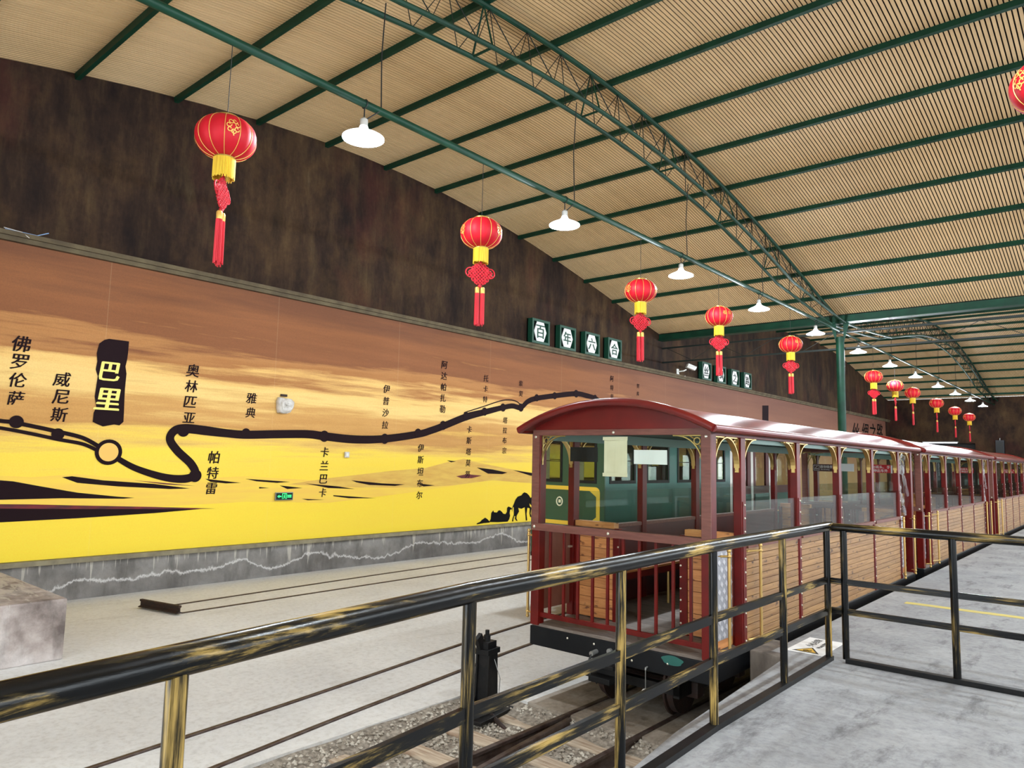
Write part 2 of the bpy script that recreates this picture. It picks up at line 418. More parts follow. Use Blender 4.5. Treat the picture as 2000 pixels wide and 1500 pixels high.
def put_text(mb, txt, c, right, up, h, w=None, bold=.012, shear=0, fitw=None):
    vs, fs, tw, th = glyphs(txt, bold, shear)
    if not vs: return
    k = h/th if h else 1; kx = k
    if fitw: kx = fitw/tw
    c = Vector(c); right = Vector(right); up = Vector(up)
    nrm = right.cross(up).normalized()*.0006
    for q, (dx, dy) in enumerate(((-bold, 0), (bold, 0), (0, bold*.6))): mb.add([c + nrm*q + right*((x+dx)*kx) + up*((y+dy)*k) for x, y in vs], fs)

# ================================================================== the hall
FL = -.68                               # track floor; the platform is z = 0
XW, XR, YB0, YM, YE = -12.5, 8.0, -3.6, 22.4, 53.0
_ty = [-3.6, 0, 2.7, 5.26, 6.82, 8.39, 9.6, 11.5, 13, 14.57, 16.05, 17.45, 19.14, 22.4]
_tz = [6.05, 6.8, 7.34, 7.78, 7.97, 8.08, 8.12, 8.05, 7.88, 7.66, 7.42, 7.13, 6.8, 6.06]
_pf = np.polyfit(_ty, _tz, 5)
def zc(y): return float(np.polyval(_pf, y))
def zc2(y): return zc(YB0 + (y-YM)/(YE-YM)*(YM-YB0)) + .02
def arch_pts(bay, n):
    y0, y1, f = ((YB0, YM, zc) if bay == 1 else (YM, YE, zc2))
    return [(y0+(y1-y0)*i/n, f(y0+(y1-y0)*i/n)) for i in range(n+1)]

# floor of the track hall, with a pit for the ballast left open
BX0, BX1, BY0, BY1 = -5.08, -2.2, -3.4, 5.55
g = MB()
def slab(x0, x1, y0, y1): g.box(x0, x1, y0, y1, FL-.3, FL)
slab(XW, BX0, YB0, YE); slab(BX1, XR, BY1, YE); slab(BX0, XR, YB0, BY0); slab(BX1, XR, BY0, BY1)
slab(BX0, -4.5, BY1, YE)
floor = struct(g.build('floor', 'concrete_floor'))
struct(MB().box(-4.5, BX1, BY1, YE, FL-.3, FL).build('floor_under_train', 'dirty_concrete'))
def bed_z(x, y):
    e = min(x-BX0, BY1-y); return FL-.105+.085*max(0, 1-e/.42)**1.5+.012*math.sin(7*x+3*y)*math.cos(5*y-2*x)
g = MB(); nx, ny = 30, 80
for i in range(nx+1):
    for j in range(ny+1):
        x, y = BX0+(BX1-BX0)*i/nx, BY0+(BY1-BY0)*j/ny; g.v.append((x, y, bed_z(x, y)))
for i in range(nx):
    for j in range(ny): a = i*(ny+1)+j; g.f.append((a, a+ny+1, a+ny+2, a+1))
struct(g.build('floor_ballast_bed', 'ballast_bed', smooth='all'))
# platform with a notch where the railing stands back from the train
pl = [(-1.75, YB0), (-1.9, 1.0), (-2.02, 2.6), (-2.1, 3.5), (-2.18, 4.1), (-2.24, 5.0), (-2.30, 5.9), (-2.33, 6.33), (-2.48, 6.36), (-2.5, 6.4), (-2.5, YE-.02), (XR, YE-.02), (XR, YB0)]
platform = struct(MB().prism([(x, y, FL+.002) for x, y in pl], (0, 0, -FL-.002)).build('platform', 'platform_concrete'))
struct(MB().prism([(-2.64, 6.30, -.30), (-2.64, 6.84, -.30), (-2.49, 6.84, -.30), (-2.49, 6.41, -.30), (-2.345, 6.41, -.30), (-2.345, 6.28, -.30)], (0, 0, .303)).build('kerb_block', 'kerb_stone', platform, bevel=.012))

# left wall with arched head, plinth, ledge, cornice
w = MB()
top = arch_pts(1, 28) + arch_pts(2, 28)[1:]
pts = [(XW, y, z+.12) for y, z in top]
w.prism([(XW, YB0, FL)] + pts + [(XW, YE, FL)], (-.3, 0, 0))
wall_left = struct(w.build('wall_left', 'brown_wall'))
struct(MB().box(XW-.02, XW+.06, YB0, YE, FL, -.12).build('baseboard_left', 'plinth'))
struct(MB().box(XW-.02, XW+.12, YB0, YE, -.12, -.05).build('trim_1', 'ledge_stone'))
g = MB().box(XW-.02, XW+.10, YB0, YE, 4.64, 4.71); g.box(XW-.02, XW+.14, YB0, YE, 4.71, 4.78)
struct(g.build('trim_2', 'trim_stone'))
# far wall with a dark doorway
g = MB()
g.box(XW, -10.7, YE, YE+.3, FL, 6.1); g.box(-7.6, XR, YE, YE+.3, FL, 6.1); g.box(-10.7, -7.6, YE, YE+.3, 3.25, 6.1)
struct(g.build('wall_far', 'brown_wall'))
struct(MB().box(-10.7, -7.6, YE+.28, YE+.32, FL, 3.25).build('door_1', 'void_black'))  # flat black sheet, painted stand-in for the unlit depth of the opening
# right wall: piers between tall daylight openings
g = MB(); pier_y = [-3.6, -2.6, 3.0, 3.6, 9.2, 9.8, 15.4, 16.0, 21.8, 23.0, 29.0, 29.6, 36, 36.6, 43, 43.6, 52, 53]
for a, b_ in zip(pier_y[::2], pier_y[1::2]): g.box(XR, XR+.3, a, b_, FL, 6.3)
g.prism([(XR, YB0, 4.4)] + [(XR, y, z) for y, z in top] + [(XR, YE, 4.4)], (.3, 0, 0))
g.box(XR, XR+.3, YB0, YE, FL, .5)
struct(g.build('wall_right', 'render_wall'))
# wall behind: wide gateway where the tracks run out
g = MB(); g.box(XW, -6.2, YB0-.3, YB0, FL, 6.3); g.box(-1.4, 2.2, YB0-.3, YB0, FL, 6.3); g.box(-6.2, XR, YB0-.3, YB0, 4.6, 6.3); g.box(7, XR, YB0-.3, YB0, FL, 4.6); g.box(2.2, 7, YB0-.3, YB0, FL, .6)
struct(g.build('wall_back', 'render_wall'))

# ceiling: dark void boards with cream slats below
def vault(mb, f, y0, y1, n, x0, x1, dz, th):
    for i in range(n):
        ya, yb = y0+(y1-y0)*i/n, y0+(y1-y0)*(i+1)/n
        za, zb = f(ya)+dz, f(yb)+dz
        mb.add([(x0, ya, za), (x1, ya, za), (x1, yb, zb), (x0, yb, zb), (x0, ya, za+th), (x1, ya, za+th), (x1, yb, zb+th), (x0, yb, zb+th)],
               [(0, 3, 2, 1), (4, 5, 6, 7), (0, 1, 5, 4), (2, 3, 7, 6), (0, 4, 7, 3), (1, 2, 6, 5)])
g = MB(); vault(g, zc, YB0, YM, 28, XW-.3, XR+.3, .11, .1); vault(g, zc2, YM, YE+.3, 28, XW-.3, XR+.3, .11, .1)
ceiling = struct(g.build('ceiling', 'roof_void'))
def slat(f, y0, y1, n, wd):
    mb = MB(); th = .012
    for i in range(n+1):
        y = y0+(y1-y0)*i/n; z = f(y); mb.v += [(-wd/2, y, z+th), (-wd/2, y, z), (wd/2, y, z), (wd/2, y, z+th)]
    for i in range(n):
        for j in range(3): a = i*4+j; mb.f.append((a, a+1, a+5, a+4))
    return mb
PITCH_S = .0645
me = slat(zc, YB0, YM-.1, 22, .0445).mesh('ceiling_slat', 'slat_cream')
ns = 0; x = XW+.03
far_x = []
while x < XR:
    if ns < 236: inst('ceiling_slat', me, ceiling, (x, 0, 0)); ns += 1
    else: far_x.append(x)
    x += PITCH_S
g = MB()
for x in far_x:
    q = slat(zc, YB0, YM-.1, 14, .0445); g.add([(v[0]+x, v[1], v[2]) for v in q.v], q.f)
o = g.build('ceiling_slat_rest', 'slat_cream', ceiling); o['kind'] = 'stuff'
g = MB(); x = XW+.03
while x < XR:
    q = slat(zc2, YM+.1, YE, 18, .0445); g.add([(v[0]+x, v[1], v[2]) for v in q.v], q.f); x += PITCH_S
o = g.build('far_ceiling_slats', 'slat_cream', ceiling); o['kind'] = 'stuff'
# purlins (steel sections under the slats)
def purlin(y, z, slope):
    mb = MB(); mb.box(XW+.005, XR-.02, -.035, .035, -.10, -.002)
    o = mb.build('purlin', 'green_steel', ceiling); o.location = (0, y, z); o.rotation_euler = (math.atan(slope), 0, 0)
for k in range(-4, 12):
    y = 3.72 + 1.56*k
    if YB0+.3 < y < YM-.4: purlin(y, zc(y), (zc(y+.1)-zc(y-.1))/.2)
for k in range(1, 20):
    y = YM + 1.56*k
    if y < YE-.3: purlin(y, zc2(y), (zc2(y+.1)-zc2(y-.1))/.2)

# eaves beam between the two vaults and the lattice girder under it
g = MB().box(XW+.01, XR-.01, YM-.10, YM+.10, 5.86, 6.06); g.box(XW+.01, XR-.01, YM-.16, YM+.16, 5.84, 5.875)
beam = g.build('eaves_beam', 'green_steel'); tag(beam, 'solid dark green steel beam crossing the hall on top of the column', 'beam')
gd = empty('lattice_girder', (0, YM+.15, 5.1)); tag(gd, 'thin dark lattice girder with diagonal rods running under the solid green beam', 'girder')
for zz in (0, .5):
    MB().box(XW+.01, XR-.01, -.025, .025, zz-.025, zz+.025).build('chord', 'girder_dark', gd)
x = XW+.2; zig = []; k = 0
while x < XR-.1: zig.append((x, 0, .02 if k % 2 else .48)); x += .93; k += 1
MB().tube(zig, .009, 5).build('zigzag_rod', 'girder_dark', gd)

XT = -6.516                             # line of the trusses, tie rods, lamps and lanterns
cl = empty('column', (XT, YM, FL)); tag(cl, 'round dark green steel column rising behind the train roof', 'column')
MB().lathe([(.115, 0), (.115, 6.1)], 20).build('shaft', 'green_steel', cl, smooth=True)
MB().box(-.2, .2, -.118, .118, 0, .03).build('base_plate', 'green_steel', cl)
g = MB()
for a in (0, 2):
    dx, dy = math.cos(a*math.pi/2), math.sin(a*math.pi/2)
    g.prism([(dx*.1-dy*.008, dy*.1+dx*.008, 5.9), (dx*.26-dy*.008, dy*.26+dx*.008, 6.5), (dx*.1-dy*.008, dy*.1+dx*.008, 6.5)], (dy*.016, -dx*.016, 0))
g.box(-.26, .26, -.118, .118, 6.5, 6.515)
g.build('bracket', 'green_steel', cl)

def truss(bay, label, XT=XT):
    y0, y1, f = ((YB0+.05, YM-.12, zc) if bay == 1 else (YM+.12, YE-.05, zc2))
    ym = (y0+y1)/2; t = empty('roof_truss', (XT, y1 if bay == 1 else y0, 5.7)); tag(t, label, 'truss')
    L = t.location
    n = 48
    def dep(y):                         # truss depth, closing up at the springings
        e = min(y-y0, y1-y)/(y1-y0); return .12 + .58*min(1, e*6)
    ys = [y0+(y1-y0)*i/n for i in range(n+1)]
    P = lambda x, y, z: (x-L.x, y-L.y, z-L.z)
    MB().tube([P(XT, y, f(y)-.14) for y in ys], .042, 8).build('top_chord', 'green_steel', t, smooth=True)
    for sx in (-1, 1):
        MB().tube([P(XT+sx*.19, y, f(y)-.14-dep(y)) for y in ys], .036, 8).build('bottom_chord', 'green_steel', t, smooth=True)
        m2 = 31; z = []
        for i in range(m2*2+1):
            y = y0+.2+(y1-y0-.4)*i/(m2*2)
            z.append(P(XT, y, f(y)-.16) if i % 2 else P(XT+sx*.19, y, f(y)-.14-dep(y)))
        MB().tube(z, .009, 5).build('lattice_rod', 'girder_dark', t)
    m2 = 10
    for i in range(1, m2):
        y = y0+(y1-y0)*i/m2; MB().tube([P(XT-.19, y, f(y)-.14-dep(y)), P(XT+.19, y, f(y)-.14-dep(y))], .02, 6).build('cross_bar', 'green_steel', t)
        MB().tube([P(XT-.19, y, f(y)-.14-dep(y)), P(XT, y, f(y)-.15), P(XT+.19, y, f(y)-.14-dep(y))], .016, 6).build('frame_brace', 'green_steel', t)
    MB().tube([P(XT, y, 5.615) for y in (y0, ym, y1)], .045 if bay == 1 else .035, 10).build('tie_rod', 'green_steel', t, smooth=True)
    return t
truss(1, 'green arched lattice roof truss with straight tie rod over the near bay')
truss(2, 'green arched lattice roof truss with tie rod over the far bay')
XT2 = XT+6.18                           # the next line of trusses, over the platform, just outside the right edge
truss(1, 'green arched lattice roof truss over the platform, above the lantern cut by the right edge', XT2)

# ================================================================== mural
mu = empty('mural', (XW+.004, 3, -.045)); tag(mu, 'long printed desert sunset mural with route map and station names on left wall', 'mural')
def mw(name, mb, mat, smooth=False):
    mb.v = [(v[0]-XW, v[1]-3, v[2]+.045) for v in mb.v]
    return mb.build(name, mat, mu, smooth)
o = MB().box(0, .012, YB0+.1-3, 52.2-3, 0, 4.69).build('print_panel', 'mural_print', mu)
# let the print use world heights: object origin sits on the empty, so z is height above the ledge
def wpx(x, y, e=.014): p = on_x(x, y, XW); return Vector((XW+e, p.y, p.z))
def flat(pts, e, th=.002):
    return MB().prism([wpx(x, y, e) for x, y in pts], (th, 0, 0))
def dune(pts, mat, e=.014, name='dune'): return mw(name, flat(pts, e), mat)
dune([(560, 946), (640, 934), (760, 920), (830, 914), (875, 902), (905, 896), (935, 904), (1000, 917), (1080, 930), (1160, 936), (1160, 950), (1040, 944), (960, 938), (890, 947), (820, 952), (700, 952)], 'mural_sand', .0125)
dune([(-60, 926), (60, 932), (150, 926), (300, 938), (480, 930), (640, 940), (820, 944), (900, 946), (800, 962), (640, 982), (480, 980), (300, 990), (-60, 982)], 'mural_dune', .0123)
dune([(0, 938), (25, 940), (80, 950), (150, 962), (230, 970), (262, 972), (240, 974), (120, 973), (0, 976), (-60, 979), (-60, 934)], 'plum')
dune([(-60, 984), (60, 985), (150, 987), (300, 990), (420, 993), (300, 996), (150, 996), (0, 996), (-60, 996)], 'mural_red', .0145)
dune([(-60, 992), (0, 993), (150, 994), (300, 994), (390, 994), (300, 1002), (150, 1012), (0, 1020), (-60, 1022)], 'plum', .016)
dune([(120, 932), (140, 930), (200, 938), (300, 945), (370, 954), (330, 955), (230, 950), (150, 943)], 'plum')
for q in ([(400, 935), (470, 943), (440, 944), (410, 941)], [(478, 935), (565, 941), (540, 943), (500, 940)], [(505, 951), (525, 953), (505, 954)],
          [(545, 948), (590, 953), (560, 955)], [(595, 944), (660, 950), (692, 955), (640, 953)], [(685, 938), (745, 944), (790, 946), (770, 949), (720, 947), (695, 942)],
          [(650, 967), (732, 973), (680, 973), (650, 969)], [(588, 974), (632, 976), (600, 977)], [(930, 913), (962, 917), (990, 923), (980, 926), (952, 925)],
          [(872, 899), (890, 901), (880, 903)], [(815, 944), (848, 948), (826, 950)], [(1000, 918), (1040, 924), (1075, 930), (1035, 929)]):
    dune(q, 'plum')
for q in ([(260, 938), (330, 944), (380, 949), (320, 946)], [(890, 930), (912, 926), (940, 929), (920, 934), (900, 934)]): dune(q, 'mural_red', .0135)
# route line: ribbons of dark plum with station dots
def ribbon(pts, hw, e=.018):
    P = [wpx(x, y, e) for x, y in pts]
    # Catmull-Rom resample
    Q = []; H = []
    for i in range(len(P)-1):
        p0, p1, p2, p3 = P[max(i-1, 0)], P[i], P[i+1], P[min(i+2, len(P)-1)]
        for k in range(8):
            t = k/8; Q.append(.5*((2*p1)+(p2-p0)*t+(2*p0-5*p1+4*p2-p3)*t*t+(3*p1-p0-3*p2+p3)*t**3)); H.append(hw[i]*(1-t)+hw[i+1]*t)
    Q.append(P[-1]); H.append(hw[-1])
    mb = MB(); n = len(Q)
    for i in range(n):
        d = Q[min(i+1, n-1)]-Q[max(i-1, 0)]; d.normalize(); nn = Vector((0, -d.z, d.y))
        for s_, ee in ((1, 0), (-1, 0), (-1, .003), (1, .003)): mb.v.append(tuple(Q[i]+nn*H[i]*s_+Vector((ee, 0, 0))))
    for i in range(n-1):
        for j in range(4): a = i*4; mb.f.append((a+j, a+(j+1) % 4, a+4+(j+1) % 4, a+4+j))
    mb.f.append((0, 1, 2, 3)); mb.f.append(((n-1)*4, (n-1)*4+3, (n-1)*4+2, (n-1)*4+1))
    return mb
def hwm(px, x, y): return abs(wpx(x, y-px).z-wpx(x, y+px).z)/2
main = [(228, 895, 5), (265, 915, 6), (320, 932, 7), (360, 935, 8), (380, 926, 8), (372, 906, 8), (345, 880, 8), (331, 858, 8), (340, 841, 8), (362, 837, 9), (400, 841, 9), (440, 846, 8), (479, 849, 8), (540, 848, 8), (600, 848, 8), (632, 852, 8), (690, 858, 8),
        (750, 857, 7.5), (815, 848, 7), (840, 841, 7), (865, 832, 7), (910, 814, 7), (945, 805, 6), (981, 796, 5), (1000, 793, 5), (1016, 796, 5), (1030, 784, 5), (1047, 778, 5), (1082, 773, 5), (1124, 769, 5), (1145, 773, 5), (1163, 778, 4), (1180, 788, 3), (1230, 802, 3)]
mw('route_line', ribbon([(a, b) for a, b, c in main], [hwm(c, a, b) for a, b, c in main]), 'plum')
up = [(-70, 812), (0, 822), (31, 826), (112, 843), (160, 855), (192, 872)]
lo = [(-70, 828), (0, 836), (60, 847), (112, 858), (160, 867), (190, 880)]
mw('route_line', ribbon(up, [hwm(4, *p) for p in up]), 'plum'); mw('route_line', ribbon(lo, [hwm(3.5, *p) for p in lo]), 'plum')
up = [(905, 806), (940, 795), (981, 782), (1005, 783), (1018, 793)]
mw('route_line', ribbon(up, [hwm(1, *p) for p in up]), 'plum')
def disc(px, py, r, e, th=.003, n=28, inner=0):
    c = wpx(px, py, e); rr = hwm(r, px, py); mb = MB()
    if inner:
        ri = hwm(inner, px, py)
        for i in range(n):
            t = 2*math.pi*i/n
            for q, ee in ((rr, 0), (rr, th), (ri, th), (ri, 0)): mb.v.append((c.x+ee, c.y+q*math.cos(t), c.z+q*math.sin(t)))
        for i in range(n):
            for j in range(4): mb.f.append((i*4+j, i*4+(j+1) % 4, ((i+1) % n)*4+(j+1) % 4, ((i+1) % n)*4+j))
        return mb
    return mb.prism([(c.x, c.y+rr*math.cos(2*math.pi*i/n), c.z+rr*math.sin(2*math.pi*i/n)) for i in range(n)], (th, 0, 0))
mw('station_ring', disc(211, 883, 25, .022, inner=18), 'plum'); mw('station_ring_centre', disc(211, 883, 18.5, .021), 'mural_orange')
for px, py, r in ((31, 824, 12.5), (112, 848, 11.5), (380, 929, 12.5), (357, 841, 12), (479, 846, 9.5), (632, 852, 11), (750, 857, 10), (815, 846, 9), (864, 831, 9), (909, 813, 8.5), (945, 804, 8), (981, 796, 8), (1016, 796, 8), (1047, 777, 7), (1082, 773, 7), (1124, 769, 7.5), (1161, 777, 6)):
    mw('station_dot', disc(px, py, r, .0215), 'plum')
RY, UZ = Vector((0, 1, 0)), Vector((0, 0, 1))
def place(txt, p0, p1, s0, s1, mat='plum', e=.019, name='name_character', bold=.02, shear=.12):
    n = len(txt); a, b = wpx(*p0, e), wpx(*p1, e)
    h0, h1 = hwm(s0/2, *p0)*2, hwm(s1/2, *p1)*2
    for i, ch in enumerate(txt):
        mb = MB(); t = i/max(n-1, 1); put_text(mb, ch, a.lerp(b, t), RY, UZ, h0+(h1-h0)*t, bold=bold, shear=shear)
        mw(name, mb, mat)
place('佛罗伦萨', (41, 672), (31, 778), 31, 27); place('威尼斯', (120, 741), (115, 810), 28, 28)
place('奥林匹亚', (375, 724), (368, 816), 25, 20); place('雅典', (490, 778), (488, 806), 21, 20); place('帕特雷', (417, 893), (412, 954), 24, 22)
place('卡兰巴卡', (633, 883), (629, 962), 19, 17); place('伊普沙拉', (754, 760), (751, 830), 16, 15); place('伊斯坦布尔', (821, 875), (818, 967), 15, 15)
place('阿达帕扎勒', (867, 713), (863, 799), 15, 15); place('卡斯塔莫努', (915.5, 839), (912, 926), 14, 13); place('托卡特', (948, 739), (946.5, 780), 13, 12)
place('塔拉布宗', (985.6, 821), (983.7, 880), 12, 12); place('索契', (1016, 749), (1016, 769), 11, 11)
place('阿特劳', (1194, 740), (1194, 775), 11, 10); place('努库斯', (1245, 754), (1244.5, 784), 9, 8)
for i, (px, ch) in enumerate(((1670, '丝'), (1689, '绸'), (1703, '之'), (1717, '路'))):
    mb = MB(); put_text(mb, ch, wpx(px, 845, .02), RY, UZ, 1.15, bold=.02, shear=.2, fitw=1.5); mw('calligraphy_character', mb, 'mural_black')
dune([(193, 671), (203, 664), (212, 662), (236, 665), (251, 667), (249, 690), (247, 704), (244, 716), (246, 730), (243, 760), (242, 780), (241, 806), (240, 824), (232, 831), (222, 829), (200, 833), (188, 828), (180, 824), (182, 806), (187, 795), (184, 775), (186, 760), (190, 735), (186, 722), (189, 706), (188, 690)], 'plum', .018, 'name_plaque_print')
place('巴', (213, 726), (213, 726), 36, 36, 'mural_yellow', .0215, bold=.03); place('里', (208, 780), (208, 780), 42, 42, 'mural_yellow', .0215, bold=.03)
dune([(1488, 792), (1500, 792), (1500, 822), (1488, 822)], 'plum', .018, 'name_plaque_print')
Z = lambda L: [(930+x*.10508, 940+y*.10504) for x, y in L]
dune(Z([(660, 565), (648, 510), (690, 420), (720, 340), (760, 285), (830, 260), (860, 220), (885, 205), (930, 220), (970, 260), (1000, 310), (1040, 270), (1085, 200), (1130, 170), (1180, 195), (1175, 220), (1120, 235), (1090, 330), (1050, 440), (1010, 440), (975, 405), (985, 460), (1015, 490), (1000, 600), (1018, 670), (995, 662), (980, 600), (985, 500), (940, 490), (925, 600), (937, 727), (913, 727), (903, 600), (893, 480), (830, 510), (770, 490), (785, 560), (740, 640), (735, 690), (757, 735), (730, 727), (708, 690), (720, 650), (700, 640), (680, 700), (677, 745), (655, 742), (665, 690), (690, 620), (688, 480), (668, 480), (660, 520)]), 'mural_black', .018, 'camel_silhouette')
dune(Z([(230, 755), (260, 700), (270, 590), (305, 540), (320, 575), (375, 580), (400, 545), (430, 538), (460, 560), (490, 600), (530, 610), (560, 570), (565, 490), (590, 468), (640, 490), (648, 515), (620, 530), (610, 590), (620, 640), (600, 710), (570, 748), (400, 757)]), 'mural_black', .018, 'camel_silhouette')
dune(Z([(0, 780), (60, 755), (90, 720), (155, 675), (200, 705), (235, 745), (240, 765), (130, 775), (0, 798)]), 'mural_black', .018, 'camel_silhouette')

# ================================================================== small things on the left wall
SIGN = ['百', '年', '六', '合', '丝', '绸', '之', '路']
SY = [15.45, 16.7, 17.95, 19.2, 25.65, 26.95, 28.25, 29.5]
for i, ch in enumerate(SIGN):
    white_first = i < 4; wdt = .78
    s = empty('plaque', (XW, SY[i], 4.78)); D = .2
    where = ['first', 'second', 'third', 'fourth'][i % 4] + ' of the four ' + ('before' if white_first else 'beyond') + ' the green beam'
    tag(s, 'green box sign with white hexagon reading %s, %s' % (ch, where), 'sign', 'hexagon character signs along the left wall')
    fw_ = .07; y0, y1, z0, z1 = -wdt/2, wdt/2, 0, .68
    MB().box(0, .04, y0, y1, z0, z1).build('back_board', 'plaque_dark', s)
    for q in ((y0, y0+fw_, z0, z1), (y1-fw_, y1, z0, z1), (y0+fw_, y1-fw_, z0, z0+fw_), (y0+fw_, y1-fw_, z1-fw_, z1)):
        MB().box(0, D, *q).build('frame_bar', 'plaque_green', s, bevel=.006)
    hx = [(0, .31), (.2, .155), (.2, -.155), (0, -.31), (-.2, -.155), (-.2, .155)]
    hx = [(-.13, .31), (.13, .31), (.27, 0), (.13, -.31), (-.13, -.31), (-.27, 0)]
    h = MB().prism([(.15, a, .34+b) for a, b in hx], (.02, 0, 0)).build('hexagon_panel', 'plaque_white', s)
    mb = MB(); put_text(mb, ch, (.173, 0, .34), RY, UZ, .36, bold=.03); mb.build('character', 'plaque_green' if white_first else 'plaque_dark', h)
# exit sign
p = wpx(552, 969); s = empty('exit_sign', (XW+.03, p.y, p.z)); tag(s, 'small lit green exit sign with left arrow on the yellow mural', 'exit sign')
MB().box(0, .03, -.19, .19, -.075, .075).build('case', 'alu', s, bevel=.005)
fc = MB().box(.03, .034, -.175, .175, -.062, .062).build('face', 'exit_dark', s)
g = MB().prism([(.0345, -.155, 0), (.0345, -.11, .03), (.0345, -.11, .011), (.0345, -.065, .011), (.0345, -.065, -.011), (.0345, -.11, -.011), (.0345, -.11, -.03)], (.002, 0, 0))
g.build('arrow', 'exit_green', fc)
g = MB(); g.box(.0345, .036, -.05, -.04, -.05, .05); g.box(.0345, .036, .04, .05, -.05, .05); g.box(.0345, .036, -.05, .05, .045, .055)
g.tube([(.036, .005, .02), (.036, -.005, -.01), (.036, -.02, -.045)], .006, 5); g.tube([(.036, -.005, -.01), (.036, .018, -.025), (.036, .022, -.048)], .006, 5); g.tube([(.036, -.025, .005), (.036, .005, .018), (.036, .026, 0)], .005, 5); g.ball((.036, .008, .034), .009, 8, 5)
g.build('running_figure', 'exit_green', fc)
g = MB()
for q in (.015, -.015): g.box(.0345, .036, .065, .15, q-.009, q+.009)
g.build('lettering_block', 'exit_green', fc)
# crumpled plastic cover, junction box, camera, wires
p = wpx(553, 792); s = empty('wall_fixture', (XW+.03, p.y, p.z)); tag(s, 'wall fixture wrapped in crumpled white plastic bag on the mural', 'fixture')
g = MB(); n, m2 = 14, 10
for i in range(m2+1):
    for j in range(n):
        a = math.pi/2*i/m2; t = 2*math.pi*j/n; k = 1+.10*math.sin(3*t+1)+.06*rnd.uniform(-1, 1)
        sq = 1/max(abs(math.cos(t)), abs(math.sin(t)))**.6
        g.v.append((.11*math.sin(a)**.5*(1+.2*rnd.uniform(-1, 1)) if i else 0.0, .18*k*sq*math.cos(a)*math.cos(t), .15*k*sq*math.cos(a)*math.sin(t)))
for i in range(m2):
    for j in range(n): g.f.append((i*n+j, i*n+(j+1) % n, (i+1)*n+(j+1) % n, (i+1)*n+j))
g.build('plastic_wrap', 'plastic_white', s, smooth=True)
MB().box(0, .02, -.09, .05, .17, .215).build('bracket_plate', 'rust', s)
p = wpx(675, 888); s = empty('socket_box', (XW+.03, p.y, p.z)); tag(s, 'tiny white socket box on the yellow part of the mural', 'socket')
MB().box(0, .03, -.055, .055, -.058, .058).build('box', 'plastic_white', s, bevel=.004); MB().box(.03, .036, -.03, .03, -.03, .03).build('cover', 'white_paint', s)
s = empty('security_camera', (XW, 24.0, 4.78)); tag(s, 'white bullet security camera on bracket above the mural cornice', 'camera')
g = MB().tube([(.02, -.35, .12), (.22, -.3, .14), (.25, -.15, .2)], .022, 8); g.box(0, .03, -.42, -.28, .02, .22); g.build('bracket', 'white_paint', s)
g = MB().obox((.38, -.02, .3), (.08, .16, -.05), (.05, -.025, 0), (.02, .03, .07)); g.build('body', 'white_paint', s, bevel=.01)
g = MB().obox((.46, .15, .245), (.004, .01, -.003), (.04, -.02, 0), (.015, .025, .05)); g.build('lens', 'dark_glass', s)
MB().tube([(.02, -.33, .1), (.04, -.2, -.02), (.12, -.05, -.06), (.15, -.02, -.003)], .008, 5).build('cable', 'white_paint', s)
g = MB(); s = empty('loose_wires', (XW+.08, 3.15, 4.78)); tag(s, 'loose pale blue wires lying on the cornice at the left edge', 'wires')
g.tube([(0, -.2, .02), (.03, -.05, .01), (.04, .2, .004), (.04, .35, .08)], .008, 5); g.build('wire', 'wire_blue', s)
MB().tube([(.02, -.22, .03), (.05, 0, .006), (.06, .1, -.06)], .006, 5).build('wire', 'plastic_white', s)
# far wall bits
s = empty('strip_light', (-9.4, YE-.06, 3.3)); tag(s, 'bright white strip light over the dark doorway in the far wall', 'light')
MB().box(-1.1, .9, -.04, .06, -.02, .05).build('housing', 'alu', s); MB().tube([(-1.05, -.05, -.03), (.85, -.05, -.03)], .025, 8).build('tube', 'tube_light', s)
s = empty('speaker_cabinet', (-6.3, YE-.13, 2.35)); tag(s, 'tall dark blue speaker cabinet fixed to the far wall', 'speaker')
MB().box(-.22, .22, -.1, .12, 0, 1.08).build('cabinet', 'door_blue', s, bevel=.01)
MB().box(-.17, .17, -.115, -.1, .06, 1.0).build('grille', 'cable_black', s)
MB().tube([(0, .02, 1.08), (0, .02, 1.2), (0, .12, 1.2)], .02, 6).build('bracket', 'alu', s)

# ================================================================== pendant lamps
LY = [4.862, 8.71, 12.484, 16.303, 20.236, 24.247, 28.116, 32.037, 36.314, 40.334, 44.426, 48.589]
ORD = ['nearest', 'second', 'third', 'fourth', 'fifth', 'sixth', 'seventh', 'eighth', 'ninth', 'tenth', 'eleventh', 'farthest']
lamp0 = empty('pendant_lamp', (XT, LY[0], 5.2))
MB().lathe([(.236, .0), (.238, .012), (.2, .035), (.14, .062), (.095, .085), (.06, .11), (.045, .15), (.03, .16)], 28, cap=False).build('shade', 'lamp_shade', lamp0, smooth=True)
MB().lathe([(.225, .004), (.225, .014)], 28).build('diffuser', 'lamp_glow', lamp0)
MB().lathe([(.035, .14), (.045, .145), (.045, .225), (.02, .25)], 16).build('driver_cap', 'lamp_cap', lamp0, smooth=True)
MB().tube([(0, 0, .25), (0, 0, .375)], .008, 6).build('hook', 'cable_black', lamp0)
g = MB()
g.tube([(0, math.cos(t)*.0+.052*math.sin(t), .415+.052*math.cos(t)) for t in np.linspace(0, 6.28, 17)[:-1]], .006, 5, closed=True)
g2 = MB().tube([(.052*math.sin(t), 0, .415+.052*math.cos(t)) for t in np.linspace(0, 6.28, 17)[:-1]], .006, 5, closed=True)
g2.build('tie_loop', 'cable_black', lamp0)
LROW = [(XT, y, 'lit white bell shaped pendant lamp, %s in the row under the tie rod' % ORD[i]) for i, y in enumerate(LY)]
